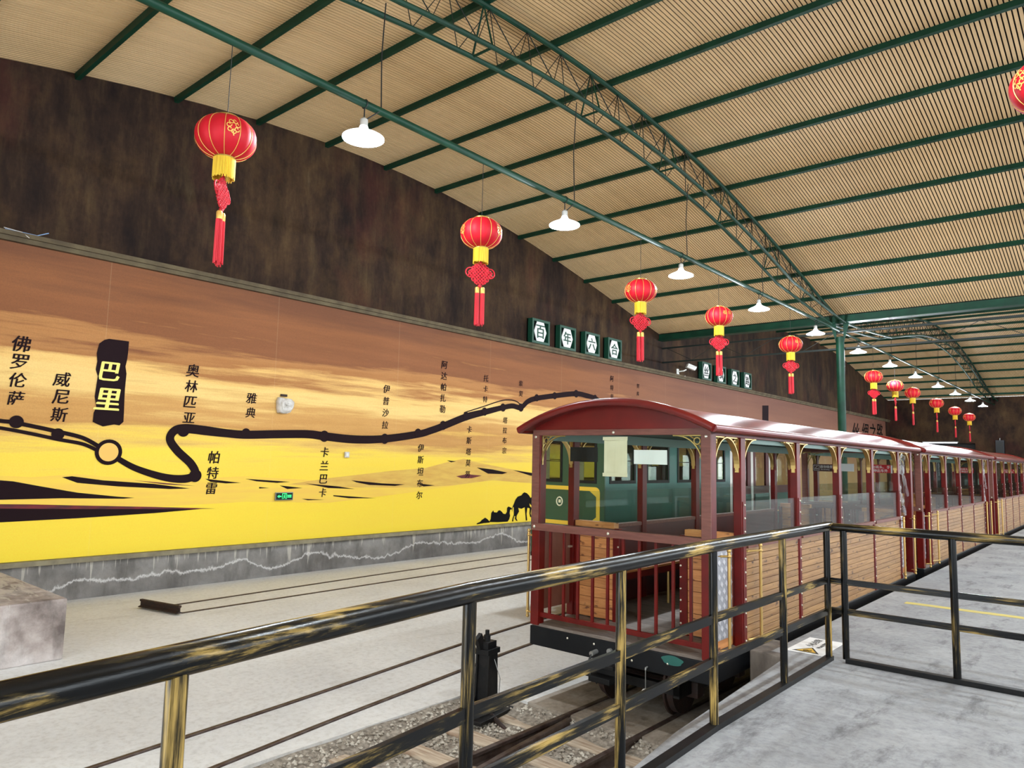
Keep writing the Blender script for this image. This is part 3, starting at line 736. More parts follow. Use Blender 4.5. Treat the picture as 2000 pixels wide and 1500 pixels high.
LROW += [(XT2, y, 'lit white pendant lamp over the platform, %s of its row' % ORD[i]) for i, y in enumerate([.9]+LY[:8])]
for i, (lx, y, lab) in enumerate(LROW):
    o = lamp0 if i == 0 else copy_tree(lamp0)
    for k in [k for k in o.children if k.name.startswith(('power_cable', 'lamp_light'))]: bpy.data.objects.remove(k)
    o.location = (lx, y, 5.2)
    tag(o, lab, 'lamp', 'pendant lamps along the tie rod' if lx == XT else 'pendant lamps over the platform')
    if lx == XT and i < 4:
        sh_ = [k for k in o.children if k.name.startswith('shade')][0]; sh_.data = sh_.data.copy(); sh_.data.materials[0] = MATS['lamp_shade_bloom']
    f = zc if y < YM else zc2
    dz = f(y+.22)-.14-.7-5.2 if abs(y-YM) > 3 else .4
    MB().tube([(0, .03, .24), (.03, .2, .40), (.02, .22, .45), (0, .21, (dz+.45)/2), (.05, .2, dz)], .008, 5).build('power_cable', 'cable_black', o)
    ld = bpy.data.lights.new('lamp_light', 'POINT'); ld.energy = LAMP_W; ld.shadow_soft_size = .08; ld.color = (.84, .93, 1)
    lo_ = bpy.data.objects.new('lamp_light', ld); col.objects.link(lo_); lo_.parent = o; lo_.location = (0, 0, -.09)

# ================================================================== lanterns
def lantern(name, turn=0, knot_turn=0, emblem='flower', sag=False):
    t = empty(name); A, B = .285, .205; nl = 12
    def surf(th, ph, k=1.0):
        lob = 1-.045*(1-abs(math.sin(nl/2*th)))
        rr = A*lob*math.cos(ph)**.8*k if abs(ph) < 1.5 else .0
        return (rr*math.cos(th), rr*math.sin(th), B*math.sin(ph)*k)
    g = MB(); n, m2 = nl*6, 16
    phs = [-1.28+2.56*i/m2 for i in range(m2+1)]
    for ph in phs:
        for j in range(n): g.v.append(surf(2*math.pi*j/n, ph))
    for i in range(m2):
        for j in range(n): g.f.append((i*n+j, i*n+(j+1) % n, (i+1)*n+(j+1) % n, (i+1)*n+j))
    g.f.append(tuple(reversed(range(n)))); g.f.append(tuple(m2*n+j for j in range(n)))
    body = g.build('silk_body', 'silk_red', t, smooth='all')
    for j in range(nl):
        th = 2*math.pi*j/nl
        MB().tube([surf(th, ph, 1.012) for ph in phs], .0035, 5).build('gold_rib', 'gold_thread', body)
    # emblem wrapped onto the silk
    def wrap(th0, mb2):
        out = []
        for x, y, z in mb2.v:
            ph = math.asin(max(-.95, min(.95, (y+.02)/B))); out.append(surf(th0+x/A, ph, 1.018+z))
        mb2.v = out; return mb2
    for th0 in (R(205)+turn, R(325)+turn, R(85)+turn):
        if emblem == 'flower':
            g = MB()
            for q in range(7):
                a0 = q*.9+.3; cx_, cy_ = .04*math.cos(a0), .05*math.sin(a0)
                g.tube([(cx_+.026*math.cos(v)*(.35+.65*v/6), cy_+.026*math.sin(v)*(.35+.65*v/6), 0) for v in np.linspace(0, 6.3, 14)], .0045, 4)
            g.tube([(.0, -.05, 0), (.01, -.09, 0)], .005, 4)
            wrap(th0, g).build('gold_emblem', 'gold_thread', body)
        else:
            for k, ch in enumerate('福幸'):
                vs, fs, tw, th_ = glyphs(ch, .02, .1); g = MB(); s_ = .085/th_
                g.add([(x*s_, y*s_+.02, 0) for x, y in vs], fs); wrap(th0-.18+k*.42, g).build('gold_emblem', 'gold_thread', body)
    MB().lathe([(.10, B-.025), (.10, B+.012), (.03, B+.02)], 20).build('top_ring', 'gold_dark', t, smooth=True)
    MB().lathe([(.10, -B-.012), (.10, -B+.03)], 20).build('bottom_ring', 'gold_dark', t, smooth=True)
    g = MB(); rs = random.Random(5)
    for j in range(64):
        a = 2*math.pi*j/64; r_ = .098; L = .20+rs.uniform(-.012, .012)
        g.tube([(r_*math.cos(a), r_*math.sin(a), -B-.005), (r_*1.01*math.cos(a), r_*1.01*math.sin(a), -B-L)], .0052, 4)
    o = g.build('yellow_fringe', 'fringe_yellow', t); o['kind'] = 'stuff'
    # endless knot: woven cords with side loops
    kz = -B-.20-.15; g = MB(); c_, s_ = math.cos(knot_turn), math.sin(knot_turn)
    def K(u, v, w=0): return (u*c_-w*s_, u*s_+w*c_, kz+v)
    for k in range(7):
        d = (k-3)*.029
        for sg in (1, -1):
            pts = []
            for q in range(15):
                e = (q-7)/7*.115; u = (e*sg+d*1)*.7071*1.15; v = (e-d*sg)*.7071*1.15
                pts.append(K(u, v, .008*math.sin(q*math.pi/1.0+k*math.pi+(sg > 0)*1.57)))
            g.tube(pts, .0115, 5)
    for sx in (-1, 1):
        for rr, off in ((.062, .135), (.034, .12)):
            g.tube([K(sx*(off+rr*math.cos(v)), .015+rr*math.sin(v)*1.05, .006*math.sin(2*v)) for v in np.linspace(0, 6.283, 19)[:-1]], .009, 5, closed=True)
        for sz in (-1, 1):
            for cx_, cz_ in ((.055, .105), (.09, .075)):
                g.tube([K(sx*(cx_+.024*math.cos(v)), sz*cz_+.026*math.sin(v)) for v in np.linspace(0, 6.283, 13)[:-1]], .0075, 5, closed=True)
    g.tube([K(0, .15), K(0, .36)], .012, 6); g.tube([K(0, -.13), K(0, -.19)], .012, 6); g.ball(K(0, -.165), .022, 8, 6)
    g.build('red_knot', 'cord_red', t)
    for sx in (-1, 1):
        bx = sx*.036; q = MB(); bc = K(bx, -.225)
        q.lathe([(.027, -.04), (.03, -.03), (.03, .03), (.022, .045)], 10, bc); band = q.build('tassel_band', 'gold_thread', t, smooth=True)
        q = MB(); rs = random.Random(3+sx)
        for j in range(16):
            a = 2*math.pi*j/12; r_ = .024 if j < 12 else .01; L = .42+rs.uniform(-.02, .02)
            q.tube([(bc[0]+r_*math.cos(a), bc[1]+r_*math.sin(a), bc[2]-.035), (bc[0]+r_*1.15*math.cos(a), bc[1]+r_*1.15*math.sin(a), bc[2]-.04-L)], .0075, 4)
        o = q.build('tassel', 'tassel_red', t); o['kind'] = 'stuff'
    return t, B
LN = [(3.25, 4.62), (6.858, 4.60), (10.978, 4.61), (14.154, 4.68), (18.311, 4.65), (25.924, 4.6), (28.738, 4.55), (31.42, 4.53), (35.854, 4.45), (40.036, 4.38), (43.916, 4.31)]
lt_a, LB = lantern('lantern', .35, R(133)); lt_b, _ = lantern('lantern', .1, R(38), 'text')
lt_c, _ = lantern('lantern', .6, R(45)); lt_d, _ = lantern('lantern', .3, R(95), 'text')
def cord(o, z1): MB().tube([(0, 0, LB+.01), (0, .004, z1-o.location.z)], .004, 5).build('hanging_cord', 'cable_black', o)
used = set()
for i, (y, z) in enumerate(LN):
    src = [lt_a, lt_c, lt_c, lt_b, lt_b, lt_b, lt_d, lt_d, lt_d, lt_d, lt_d][i]
    if id(src) not in used: o = src; used.add(id(src))
    else: o = copy_tree(src)
    o.location = (XT, y, z)
    if i == 1: o.rotation_euler = (0, 0, R(12))
    kids_cord = [k for k in o.children if k.name.startswith('hanging_cord')]
    for k in kids_cord: bpy.data.objects.remove(k)
    cord(o, 5.57)
    tag(o, ['large red silk lantern hanging at far left with its knot turned edgewise', 'red lantern with flower emblem and full knot before the brown wall',
            'red lantern with broad knot hanging right of the hexagon signs', 'red lantern whose tassel hangs before the small hexagon signs', 'red lantern just left of the green column',
            'red lantern first to the right of the green column', 'red lantern second right of the column, at a long pale string', 'red lantern third right of the green column',
            'red lantern fourth right of the green column', 'red lantern fifth right of the green column, second smallest', 'smallest red lantern at the far end of the row'][i], 'lantern', 'red lanterns along the tie rod')
o = copy_tree(lt_a); o.location = (XT2, 6.55, 4.5)
for k in [k for k in o.children if k.name.startswith('hanging_cord')]: bpy.data.objects.remove(k)
cord(o, 5.57)
tag(o, 'red lantern cut off by the right edge of the picture, below the ceiling', 'lantern', 'red lanterns along the tie rod')

# ================================================================== tracks
def rail_mesh(path, top):
    prof = [(-.045, -.11), (.045, -.11), (.045, -.1), (.008, -.088), (.008, -.035), (.024, -.025), (.024, -.003), (.018, 0), (-.018, 0), (-.024, -.003), (-.024, -.025), (-.008, -.035), (-.008, -.088), (-.045, -.1)]
    mb = MB(); k = len(prof); n = len(path)
    for i, (x, y) in enumerate(path):
        a, b = Vector(path[max(i-1, 0)]), Vector(path[min(i+1, n-1)]); d = (b-a).normalized(); nx, ny = d.y, -d.x
        for u, v in prof: mb.v.append((x+nx*u, y+ny*u, top+v))
    for i in range(n-1):
        for j in range(k): mb.f.append((i*k+j, i*k+(j+1) % k, (i+1)*k+(j+1) % k, (i+1)*k+j))
    mb.f.append(tuple(range(k))); mb.f.append(tuple((n-1)*k+j for j in reversed(range(k))))
    return mb
RT = FL+.012
def smooth_path(p, n=40):
    ys = np.linspace(p[0][1], p[-1][1], n); c = np.interp(ys, [q[1] for q in p], [q[0] for q in p])
    k = np.ones(5)/5; c2 = np.convolve(np.pad(c, 2, mode='edge'), k, 'valid'); c2[:2] = c[:2]; c2[-2:] = c[-2:]
    return list(zip(c2.tolist(), ys.tolist()))
tk = empty('train_track', (-3.7, 0, FL)); tag(tk, 'rusty narrow gauge track with sleepers and ballast under the red train', 'track')
def tkb(name, mb, mat, par=None, off=(-3.7, 0, FL), **k):
    mb.v = [(a-off[0], b-off[1], c-off[2]) for a, b, c in mb.v]; return mb.build(name, mat, par or tk, **k)
for x in (-4.0225, -3.2875): tkb('rail', rail_mesh([(x, BY0), (x, YE-.5)], RT), 'rail_steel')
tkb('switch_blade', rail_mesh([(-3.94, 5.45), (-3.86, 4.6), (-3.72, 3.4), (-3.5, 1.6), (-3.35, .4)], RT), 'rail_steel')
ysl = 5.28; sl = MB().box(-1.28, 1.25, -.09, .09, -.14, 0).mesh('sleeper', 'sleeper_wood', bevel=.012)
while ysl > BY0+.2:
    o = inst('sleeper', sl, tk, (0+rnd.uniform(-.06, .06), ysl, -.078), (0, 0, rnd.uniform(-.02, .02))); ysl -= .53
g = MB()
for i in range(9000):
    x = rnd.uniform(BX0+.03, BX1-.03); y = rnd.uniform(1.6, BY1-.03)
    ph = ((5.28-y) % .53); 
    if (ph < .115 or ph > .415) and rnd.random() < .97 and -4.93 < x < -2.45: continue
    r = rnd.uniform(.009, .024); z = bed_z(x, y)+rnd.uniform(-.005, .016)
    q = []
    for d in ((1, 0, 0), (-1, 0, 0), (0, 1, 0), (0, -1, 0), (0, 0, .8), (0, 0, -.8)): q.append((x+d[0]*r*rnd.uniform(.7, 1.3), y+d[1]*r*rnd.uniform(.7, 1.3), z+d[2]*r*rnd.uniform(.7, 1.2)))
    g.add(q, [(0, 2, 4), (2, 1, 4), (1, 3, 4), (3, 0, 4), (2, 0, 5), (1, 2, 5), (3, 1, 5), (0, 3, 5)])
o = tkb('ballast_stones', g, 'stone_a'); o['kind'] = 'stuff'
t2 = empty('curved_track', (-6, 0, FL)); tag(t2, 'curving track set flush in the concrete floor left of the train', 'track')
pa = smooth_path([(-5.25, -3.4), (-5.55, 0), (-5.827, 2.229), (-6.053, 4.166), (-6.43, 6.582), (-6.62, 8.2), (-6.66, 9.5), (-6.66, 50)], 160)
pb = smooth_path([(-4.4, -3.3), (-4.8, 0), (-5.19, 2.826), (-5.358, 3.703), (-5.64, 5.772), (-5.86, 7.24), (-5.94, 9), (-5.94, 50)], 160)
tkb('rail', rail_mesh(pa, RT+.004), 'rail_steel', t2, (-6, 0, FL)); tkb('rail', rail_mesh([q for q in pb if q[1] > 1.2 or True], RT+.004), 'rail_steel', t2, (-6, 0, FL))
t3 = empty('siding_track', (-10.8, 5, FL)); tag(t3, 'siding track sunk in the floor along the foot of the mural wall', 'track')
for q in ([(-11.02, 4.95), (-11.3, 9.5), (-11.46, 14), (-11.46, 50)], [(-10.42, 5.0), (-10.55, 9.5), (-10.68, 14), (-10.72, 50)]): tkb('rail', rail_mesh(smooth_path(q, 80), RT), 'rail_steel', t3, (-10.8, 5, FL))
st = rail_mesh([(0, -.36), (0, .36)], .13); st.v = [(a, b, c+.02 if c < .0 else c) for a, b, c in st.v]
o = st.build('stop_rail', 'rust'); o.location = (-10.74, 4.84, FL+.002); o.rotation_euler = (0, 0, R(-78)); o.scale = (1, 1.2, 1); tag(o, 'short rusty piece of rail laid across the siding as a stop', 'stop block')
# concrete side platform at the left edge
pr = MB().box(XW+.13, -9.02, YB0+.02, 3.05, FL, -.03).build('concrete_block', 'pier_side', bevel=.02); tag(pr, 'rough pale concrete loading block at the lower left by the wall', 'block')

# switch stand
ss = empty('switch_stand', (-4.72, 5.2, FL-.077), R(8)); ss.scale = (1, 1, 1.1); tag(ss, 'black cast iron switch stand beside the ballast', 'switch stand')
MB().box(-.16, .16, -.3, .26, 0, .03).build('foot_plate', 'iron_black', ss, bevel=.006)
g = MB(); 
for sx in (-1, 1):
    g.prism([(sx*.055, -.2, .03), (sx*.055, -.085, .16), (sx*.055, -.07, .5), (sx*.055, .07, .5), (sx*.055, .085, .16), (sx*.055, .2, .03)], (sx*.02, 0, 0))
g.prism([(-.055, -.065, .03), (-.055, -.05, .5), (-.055, .05, .5), (-.055, .065, .03)], (.11, 0, 0))
g.build('column_body', 'iron_black', ss)
MB().box(-.085, .085, -.1, .1, .5, .545).build('top_flange', 'iron_black', ss, bevel=.005)
g = MB().box(-.06, .06, -.07, .07, .545, .6); g.lathe([(.032, .6), (.032, .65), (.02, .65), (.02, .69)], 8); g.build('spindle', 'iron_black', ss)
MB().obox((-.02, -.09, .6), (.02, 0, 0), (0, .035, .02), (0, -.03, .055)).build('lock_lever', 'iron_black', ss)
g = MB().tube([(.1, -.05, .02), (.35, -.16, -.04), (.75, -.2, -.05)], .022, 8); g.build('throw_rod', 'rust', ss, smooth=True)
MB().tube([(.07, .02, .46), (.13, .04, .3), (.12, .03, .12), (.09, .0, .05)], .004, 5).build('wire', 'alu', ss)

# ================================================================== railings
def pipe(par, name, a, b, r, ax, n=16, mid=None, **k):
    L = par.location; pts = [a] + (mid or []) + [b]
    return MB().tube([(p[0]-L.x, p[1]-L.y, p[2]-L.z) for p in pts], r, n).build(name, 'brushed_'+ax, par, smooth=True, **k)
def bar(par, name, x0, x1, y0, y1, z0, z1, ax):
    L = par.location; return MB().box(x0-L.x, x1-L.x, y0-L.y, y1-L.y, z0-L.z, z1-L.z).build(name, 'brushed_'+ax, par, bevel=.003)
rl = empty('railing', (-2.03, 6.4, 0)); tag(rl, 'black and gold brushed pipe railing turning a corner on the platform', 'railing')
rp = [(-1.2, -2.6), (-1.62, -.5), (-1.80, .865), (-1.945, 2.04), (-1.985, 3.17), (-2.03, 4.3), (-2.03, 5.46), (-2.03, 6.47), (-2.0, 6.505)]
pipe(rl, 'top_rail', (*rp[0], 1.095), (*rp[-1], 1.095), .0405, 'y', n=20, mid=[(*q, 1.095) for q in rp[1:-1]])
for q in rp[1:-2] + [(-2.03, 6.47)]: pipe(rl, 'post', (*q, .03), (*q, 1.065), .0265, 'z')
def flat_bar(par, name, path, hw_, z0, z1, mat):
    L = par.location; mb = MB(); n = len(path)
    for i, (x, y) in enumerate(path):
        d = (Vector(path[min(i+1, n-1)])-Vector(path[max(i-1, 0)])).normalized()
        for u, z in ((-hw_, z0), (hw_, z0), (hw_, z1), (-hw_, z1)): mb.v.append((x+d.y*u-L.x, y-d.x*u-L.y, z-L.z))
    for i in range(n-1):
        for j in range(4): mb.f.append((i*4+j, i*4+(j+1) % 4, i*4+4+(j+1) % 4, i*4+4+j))
    mb.f += [(0, 3, 2, 1), ((n-1)*4, (n-1)*4+1, (n-1)*4+2, (n-1)*4+3)]
    return mb.build(name, mat, par)
for z in (.655, .40): flat_bar(rl, 'mid_bar', rp[:-2]+[(-2.03, 6.5)], .012, z-.026, z+.026, 'brushed_y')
flat_bar(rl, 'base_bar', rp[:-2]+[(-2.03, 6.5)], .03, .001, .035, 'bar_black')
r2 = rl
pipe(r2, 'top_rail', (-2.01, 6.5, 1.092), (5.2, 6.5, 1.09), .035, 'x')
x = -1.9
while x < 5.2: pipe(r2, 'post', (x, 6.49, .03), (x, 6.49, 1.07), .027, 'z'); x += .79
for z in (.65, .41): bar(r2, 'mid_bar', -2.025, 5.2, 6.478, 6.502, z-.024, z+.024, 'x')
MB().box(.13, 7.23, .06, .12, .001, .04).build('base_bar', 'bar_black', r2, bevel=.003)
# floor notice and painted line on the platform
s = empty('floor_notice', (-2.265, 6.86, .0)); tag(s, 'white floor notice with yellow warning triangle behind the railing corner', 'notice')
sh = MB().box(-.155, .155, -.315, .315, .0005, .003).build('sheet', 'white_sheet', s)
tri = lambda k, z: [(-.115*k, -.275+(1-k)*.09, z), (.115*k, -.275+(1-k)*.09, z), (0, -.275+(1-k)*.09+.2*k, z)]
MB().prism(tri(1, .0032), (0, 0, .0004)).build('triangle_border', 'cable_black', s); MB().prism(tri(.72, .0037), (0, 0, .0004)).build('triangle', 'yellow_paint', s)
MB().tube([(-.03, -.235, .0042), (0, -.215, .0042), (.02, -.235, .0042), (.035, -.215, .0042)], .006, 4).build('pictogram', 'cable_black', s)
for i, ch in enumerate('小心台阶'):
    mb = MB(); put_text(mb, ch, (-.05, -.01+i*.082, .0035), (0, 1, 0), (-1, 0, 0), .07, bold=.03); mb.build('lettering', 'cable_black', s)
for wd_, yw_ in (('Watch', .0), ('your', .125), ('step', .235)):
    mb = MB(); put_text(mb, wd_, (.04, yw_, .0035), (0, 1, 0), (-1, 0, 0), .035, bold=.01); mb.build('lettering', 'cable_black', s)
o = MB().box(-2.2, 4.5, 9.79, 9.93, .0005, .0025).build('painted_line', 'yellow_line'); tag(o, 'worn yellow line painted across the platform behind the railing', 'floor marking')

# ================================================================== the red train
CX, CY, HW, LEN = -3.655, 5.7, .955, 7.1
PY = [.65, 2.06, 3.46, 4.87, 6.27]      # side posts
def roof_z(x, dz=0): return 1.905+dz + .245*(1-(abs(x)/1.03)**2.1)
def make_bracket(sz=.27, wd=.05):
    mb = MB(); n = 12; arc = []
    for i in range(n+1):
        t = math.pi/2*i/n; arc.append((sz-sz*math.sin(t), -sz+sz*math.cos(t)))      # from the beam to the post
    for i in range(n):
        (a0, b0), (a1, b1) = arc[i], arc[i+1]
        d = Vector((a1-a0, b1-b0)).normalized(); nx, ny = -d.y*.010, d.x*.010
        mb.add([(a0, -wd/2, b0), (a1, -wd/2, b1), (a1, wd/2, b1), (a0, wd/2, b0), (a0+nx, -wd/2, b0+ny), (a1+nx, -wd/2, b1+ny), (a1+nx, wd/2, b1+ny), (a0+nx, wd/2, b0+ny)],
               [(0, 1, 2, 3), (7, 6, 5, 4), (0, 4, 5, 1), (3, 2, 6, 7), (1, 5, 6, 2), (0, 3, 7, 4)])
    mb.box(0, sz+.03, -wd*.35, wd*.35, -.010, 0); mb.box(0, .010, -wd*.35, wd*.35, -sz-.04, 0)
    rc = (sz*.205, -sz*.205); rr = sz*.115
    mb.tube([(rc[0]+rr*math.cos(v), 0, rc[1]+rr*math.sin(v)) for v in np.linspace(0, 6.283, 17)[:-1]], .007, 6, closed=True)
    for p, q in (((sz*.33, -sz*.12), (sz*.48, -.008)), ((sz*.12, -sz*.33), (.008, -sz*.48))): mb.tube([(p[0], 0, p[1]), (q[0], 0, q[1])], .006, 5)
    mb.ball((.012, -wd*.0-.012, -sz-.02), .006, 6, 4)
    return mb.mesh('bracket', 'brass', smooth=True)
BRK = make_bracket(); BRK_F = make_bracket(.25, .02)
BOLT = MB().lathe([(.0105, 0), (.0105, .003), (.006, .008), (.001, .009)], 8).mesh('bolt', 'bolt', smooth=True)
def post(par, x0, x1, y0, y1, z0, z1, name='side_post'): return MB().box(x0, x1, y0, y1, z0, z1).build(name, 'red_paint', par, bevel=.004)
def grab_pole(par, x, y, z0, z1, dx, dy):
    mb = MB(); c = (x+dx, y+dy)
    mb.tube([(c[0], c[1], z0-.015), (c[0], c[1], z1+.015)], .014, 10)
    for z in (z0+.03, z1-.03): mb.tube([(x, y, z), (c[0], c[1], z)], .010, 8); mb.ball((c[0], c[1], z), .02, 10, 6); mb.lathe([(.022, -.003), (.022, .003)], 8, (x, y, z))
    for z in (z0-.015, z1+.015): mb.ball((c[0], c[1], z), .019, 10, 6)
    return mb.build('grab_pole', 'brass', par, smooth=True)
def make_car():
    t = empty('train_car', (CX, CY, 0))
    # underframe
    uf = MB().box(-HW, HW, .0, LEN, -.19, -.012).build('underframe', 'sole_black', t, bevel=.006)
    for x, z in ((-.5, -.06), (-.2, -.06), (.2, -.13), (.55, -.09), (.8, -.13)): inst('bolt', BOLT, uf, (x, -.001, z), (R(90), 0, 0))
    for k in range(9):                  # deck boards
        y0 = .02+k*.785; MB().box(-HW+.01, HW-.01, y0, y0+.78, -.012, .012).build('deck_board', 'deck_wood', t)
    # corner posts
    for sx in (-1, 1):
        for y0 in (0, LEN-.10): post(t, sx*HW-(.095 if sx > 0 else 0), sx*HW+(.095 if sx < 0 else 0), y0, y0+.095, .0, 1.9, 'corner_post')
    # front and rear balustrades and wind screens
    for end in (0, 1):
        Yf = (lambda y: y) if end == 0 else (lambda y: LEN-y)
        yy = lambda a, b: (min(Yf(a), Yf(b)), max(Yf(a), Yf(b)))
        MB().box(-HW+.09, HW-.09, *yy(.03, .065), .075, .12).build('bottom_rail', 'red_paint', t, bevel=.004)
        for k in range(10):
            x = -.755+k*.1665; MB().box(x-.012, x+.012, *yy(.036, .06), .12, .92).build('baluster', 'red_paint', t, bevel=.002)
        wr = MB().box(-HW, HW, *yy(-.012, .07), .91, .98).build('screen_rail', 'rail_brown', t, bevel=.004)
        fr = MB().box(-HW, HW, *yy(-.01, .05), 1.845, 1.9).build('head_rail', 'rail_brown', t, bevel=.003)
        for sx in (-1, 1): MB().box(sx*(HW-.085) if sx < 0 else HW-.085, -HW if sx < 0 else HW, *yy(-.014, .0), .975, 1.85).build('screen_stile', 'rail_brown', t, bevel=.002) if False else \
            MB().box(min(sx*HW, sx*(HW-.085)), max(sx*HW, sx*(HW-.085)), *yy(-.014, -.001), .98, 1.845).build('screen_stile', 'rail_brown', t)
        MB().box(-HW+.085, HW-.085, *yy(.004, .009), .98, 1.845).build('wind_screen', 'windscreen', t)
        for x, z in ((-HW+.04, 1.83), (0, 1.87), (HW-.04, 1.83), (-HW+.04, .945), (-.05, .945), (HW-.04, .945)):
            o = inst('bolt', BOLT, t, (x, Yf(-.014), z), (R(90) if end == 0 else R(-90), 0, 0)); o.scale = (1.4, 1.4, 1.4)
        # crescent fascia
        cr_ = [(x, Yf(.0), roof_z(x, -.03)) for x in np.linspace(-.93, .93, 21)] + [(.93, Yf(.0), 1.89), (-.93, Yf(.0), 1.89)]
        MB().prism(cr_, (0, .04 if end == 0 else -.04, 0)).build('roof_fascia', 'red_roof', t)
        for sx in (-1, 1):
            o = inst('bracket', BRK_F, t, (sx*(HW-.09), Yf(.03), 1.845), (0, 0, 0 if sx < 0 else math.pi))
        # bulkhead of planks with a doorway
        yb = .65
        for x0, x1 in ((-.85, -.405), (.41, .855)):
            n = 9
            for k in range(n):
                z0 = .02+k*.1; MB().box(x0, x1, *yy(yb-.012, yb+.012), z0+.002, z0+.098).build('bulkhead_plank', 'bench_wood', t, bevel=.003)
            MB().box(x0-.02, x1+.02, *yy(yb-.035, yb+.05), .925, .985).build('bulkhead_cap', 'bench_wood', t, bevel=.006)
        for x0, x1 in ((-.405, -.33), (.335, .41), (-.9, -.85), (.855, .9)): 
            ps = MB().box(x0, x1, *yy(yb-.03, yb+.03), .0, .93).build('door_post', 'red_paint', t, bevel=.003)
            if abs(x0) < .5:
                for k in range(8): inst('bolt', BOLT, ps, ((x0+x1)/2+(-.025 if x0 > 0 else .025), Yf(yb-.03), .12+k*.105), (R(90) if end == 0 else R(-90), 0, 0))
    # roof shell with rolled edges, and the lining below it
    mb = MB(); xs = [1.03*math.sin(a) for a in np.linspace(-math.pi/2, math.pi/2, 25)]
    for y in (-.13, LEN+.13):
        for x in xs: mb.v += [(x, y, roof_z(x)), (x, y, roof_z(x)-.03)]
    k = len(xs)
    for i in range(k-1):
        a = i*2; b = a+2; o_ = k*2
        mb.f += [(a, b, b+o_, a+o_), (a+1, a+1+o_, b+1+o_, b+1), (a, a+1, b+1, b), (a+o_, b+o_, b+1+o_, a+1+o_)]
    mb.f += [(0, k*2, k*2+1, 1), (k*2-2, k*2-1, k*4-1, k*4-2)]
    rf = mb.build('roof', 'red_roof', t, smooth=True)
    for sx in (-1, 1): MB().tube([(sx*1.035, -.13, 1.895), (sx*1.035, LEN+.13, 1.895)], .034, 12).build('rolled_eave', 'red_roof', rf, smooth=True)
    for y in (-.13, LEN+.13): MB().tube([(x, y, roof_z(x)-.008) for x in np.linspace(-1.04, 1.04, 25)], .036, 12).build('rolled_end', 'red_roof', rf, smooth=True)
    mb = MB(); xs = np.linspace(-.93, .93, 13).tolist()
    for y in (.04, LEN-.04):
        for x in xs: mb.v.append((x, y, roof_z(x, -.06)))
    for i in range(12): mb.f.append((i, i+1, i+14, i+13))
    mb.build('ceiling_lining', 'green_ceiling', t, smooth=True)
    for sx in (-1, 1):
        MB().box(min(sx*.955, sx*.88), max(sx*.955, sx*.88), .09, LEN-.09, 1.84, 1.905).build('cant_rail', 'red_paint', t, bevel=.004)
        MB().box(min(sx*.88, sx*.84), max(sx*.88, sx*.84), .1, LEN-.1, 1.80, 1.90).build('lining_strip', 'green_ceiling', t)
        # posts, planks, sills, panes
        xo, xi = sx*.955, sx*.88
        for y in PY:
            ps = post(t, min(xo, xi), max(xo, xi), y-.05, y+.05, 0, 1.84)
            MB().box(min(xo, xo+sx*.006), max(xo, xo+sx*.006), y-.03, y+.03, .0, 1.27).build('bolt_strip', 'red_paint', ps)
            for k in range(11): inst('bolt', BOLT, ps, (xo+sx*.006, y+.005, .06+k*.118), (0, R(90)*sx, 0))
        for b in range(4):
            y0, y1 = PY[b]+.05, PY[b+1]-.05
            if sx > 0:
                for k in range(14):
                    z0 = k*.061; MB().box(.925, .952, y0, y1, z0+.002, z0+.059).build('side_plank', 'plank_wood', t, bevel=.003)
            else:
                for k in range(14):
                    z0 = k*.061; MB().box(-.952, -.925, y0, y1, z0+.0012, z0+.0598).build('side_plank', 'plank_wood', t)
            MB().box(min(sx*.90, sx*.924), max(sx*.90, sx*.924), y0, y1, .01, .86).build('inner_panel', 'maroon_dark', t)
            MB().box(min(sx*.89, sx*.975), max(sx*.89, sx*.975), y0, y1, .855, .895).build('window_sill', 'rail_brown', t, bevel=.004)
            MB().box(min(sx*.93, sx*.936), max(sx*.93, sx*.936), y0+.004, y1-.004, .895, 1.272).build('side_pane', 'plexi', t)
            for yy_, rz in ((y0, R(90)), (y1, R(-90))): inst('bracket', BRK, t, (sx*.918, yy_, 1.84), (0, 0, rz))
        for yy_, rz in ((.095, R(90)), (PY[0]-.05, R(-90)), (PY[4]+.05, R(90)), (LEN-.1, R(-90))): inst('bracket', BRK, t, (sx*.918, yy_, 1.84), (0, 0, rz))
        # end doorways: tread plate, grab poles
        for end in (0, 1):
            Yf = (lambda y: y) if end == 0 else (lambda y: LEN-y)
            if sx > 0:
                pt = MB().box(.86, .87, min(Yf(.27), Yf(.58)), max(Yf(.27), Yf(.58)), .1, .87).build('tread_plate', 'tread_plate', t)
                g = MB()
                for r_ in range(12):
                    for c_ in range(3):
                        yc, z_ = .32+c_*.095+(.0475 if r_ % 2 else 0), .13+r_*.062
                        if yc > .56: continue
                        g.prism([(.8702, Yf(yc), z_-.028), (.8702, Yf(yc+.026), z_), (.8702, Yf(yc), z_+.028), (.8702, Yf(yc-.026), z_)], (.003, 0, 0))
                o = g.build('tread_lozenges', 'tread_bright', pt); o['kind'] = 'stuff'
                MB().box(.84, .86, min(Yf(.12), Yf(.6)), max(Yf(.12), Yf(.6)), .02, .1).build('toe_board', 'bench_wood', t)
            else:
                dl = MB().box(-.93, -.915, min(Yf(.12), Yf(.59)), max(Yf(.12), Yf(.59)), .13, .9).build('porch_door', 'maroon_board', t)
                for z in (.28, .74): MB().box(-.914, -.905, min(Yf(.1), Yf(.14)), max(Yf(.1), Yf(.14)), z-.035, z+.035).build('hinge', 'bolt', dl)
                MB().box(-.914, -.89, min(Yf(.55), Yf(.6)), max(Yf(.55), Yf(.6)), .7, .72).build('latch', 'bolt', dl)
            grab_pole(t, sx*.955, Yf(.16), .03, .86, .05 if sx > 0 else -.215, Yf(.22)-Yf(.16)); grab_pole(t, sx*.955, Yf(.71), .03, .86, sx*.055, Yf(.88)-Yf(.71))
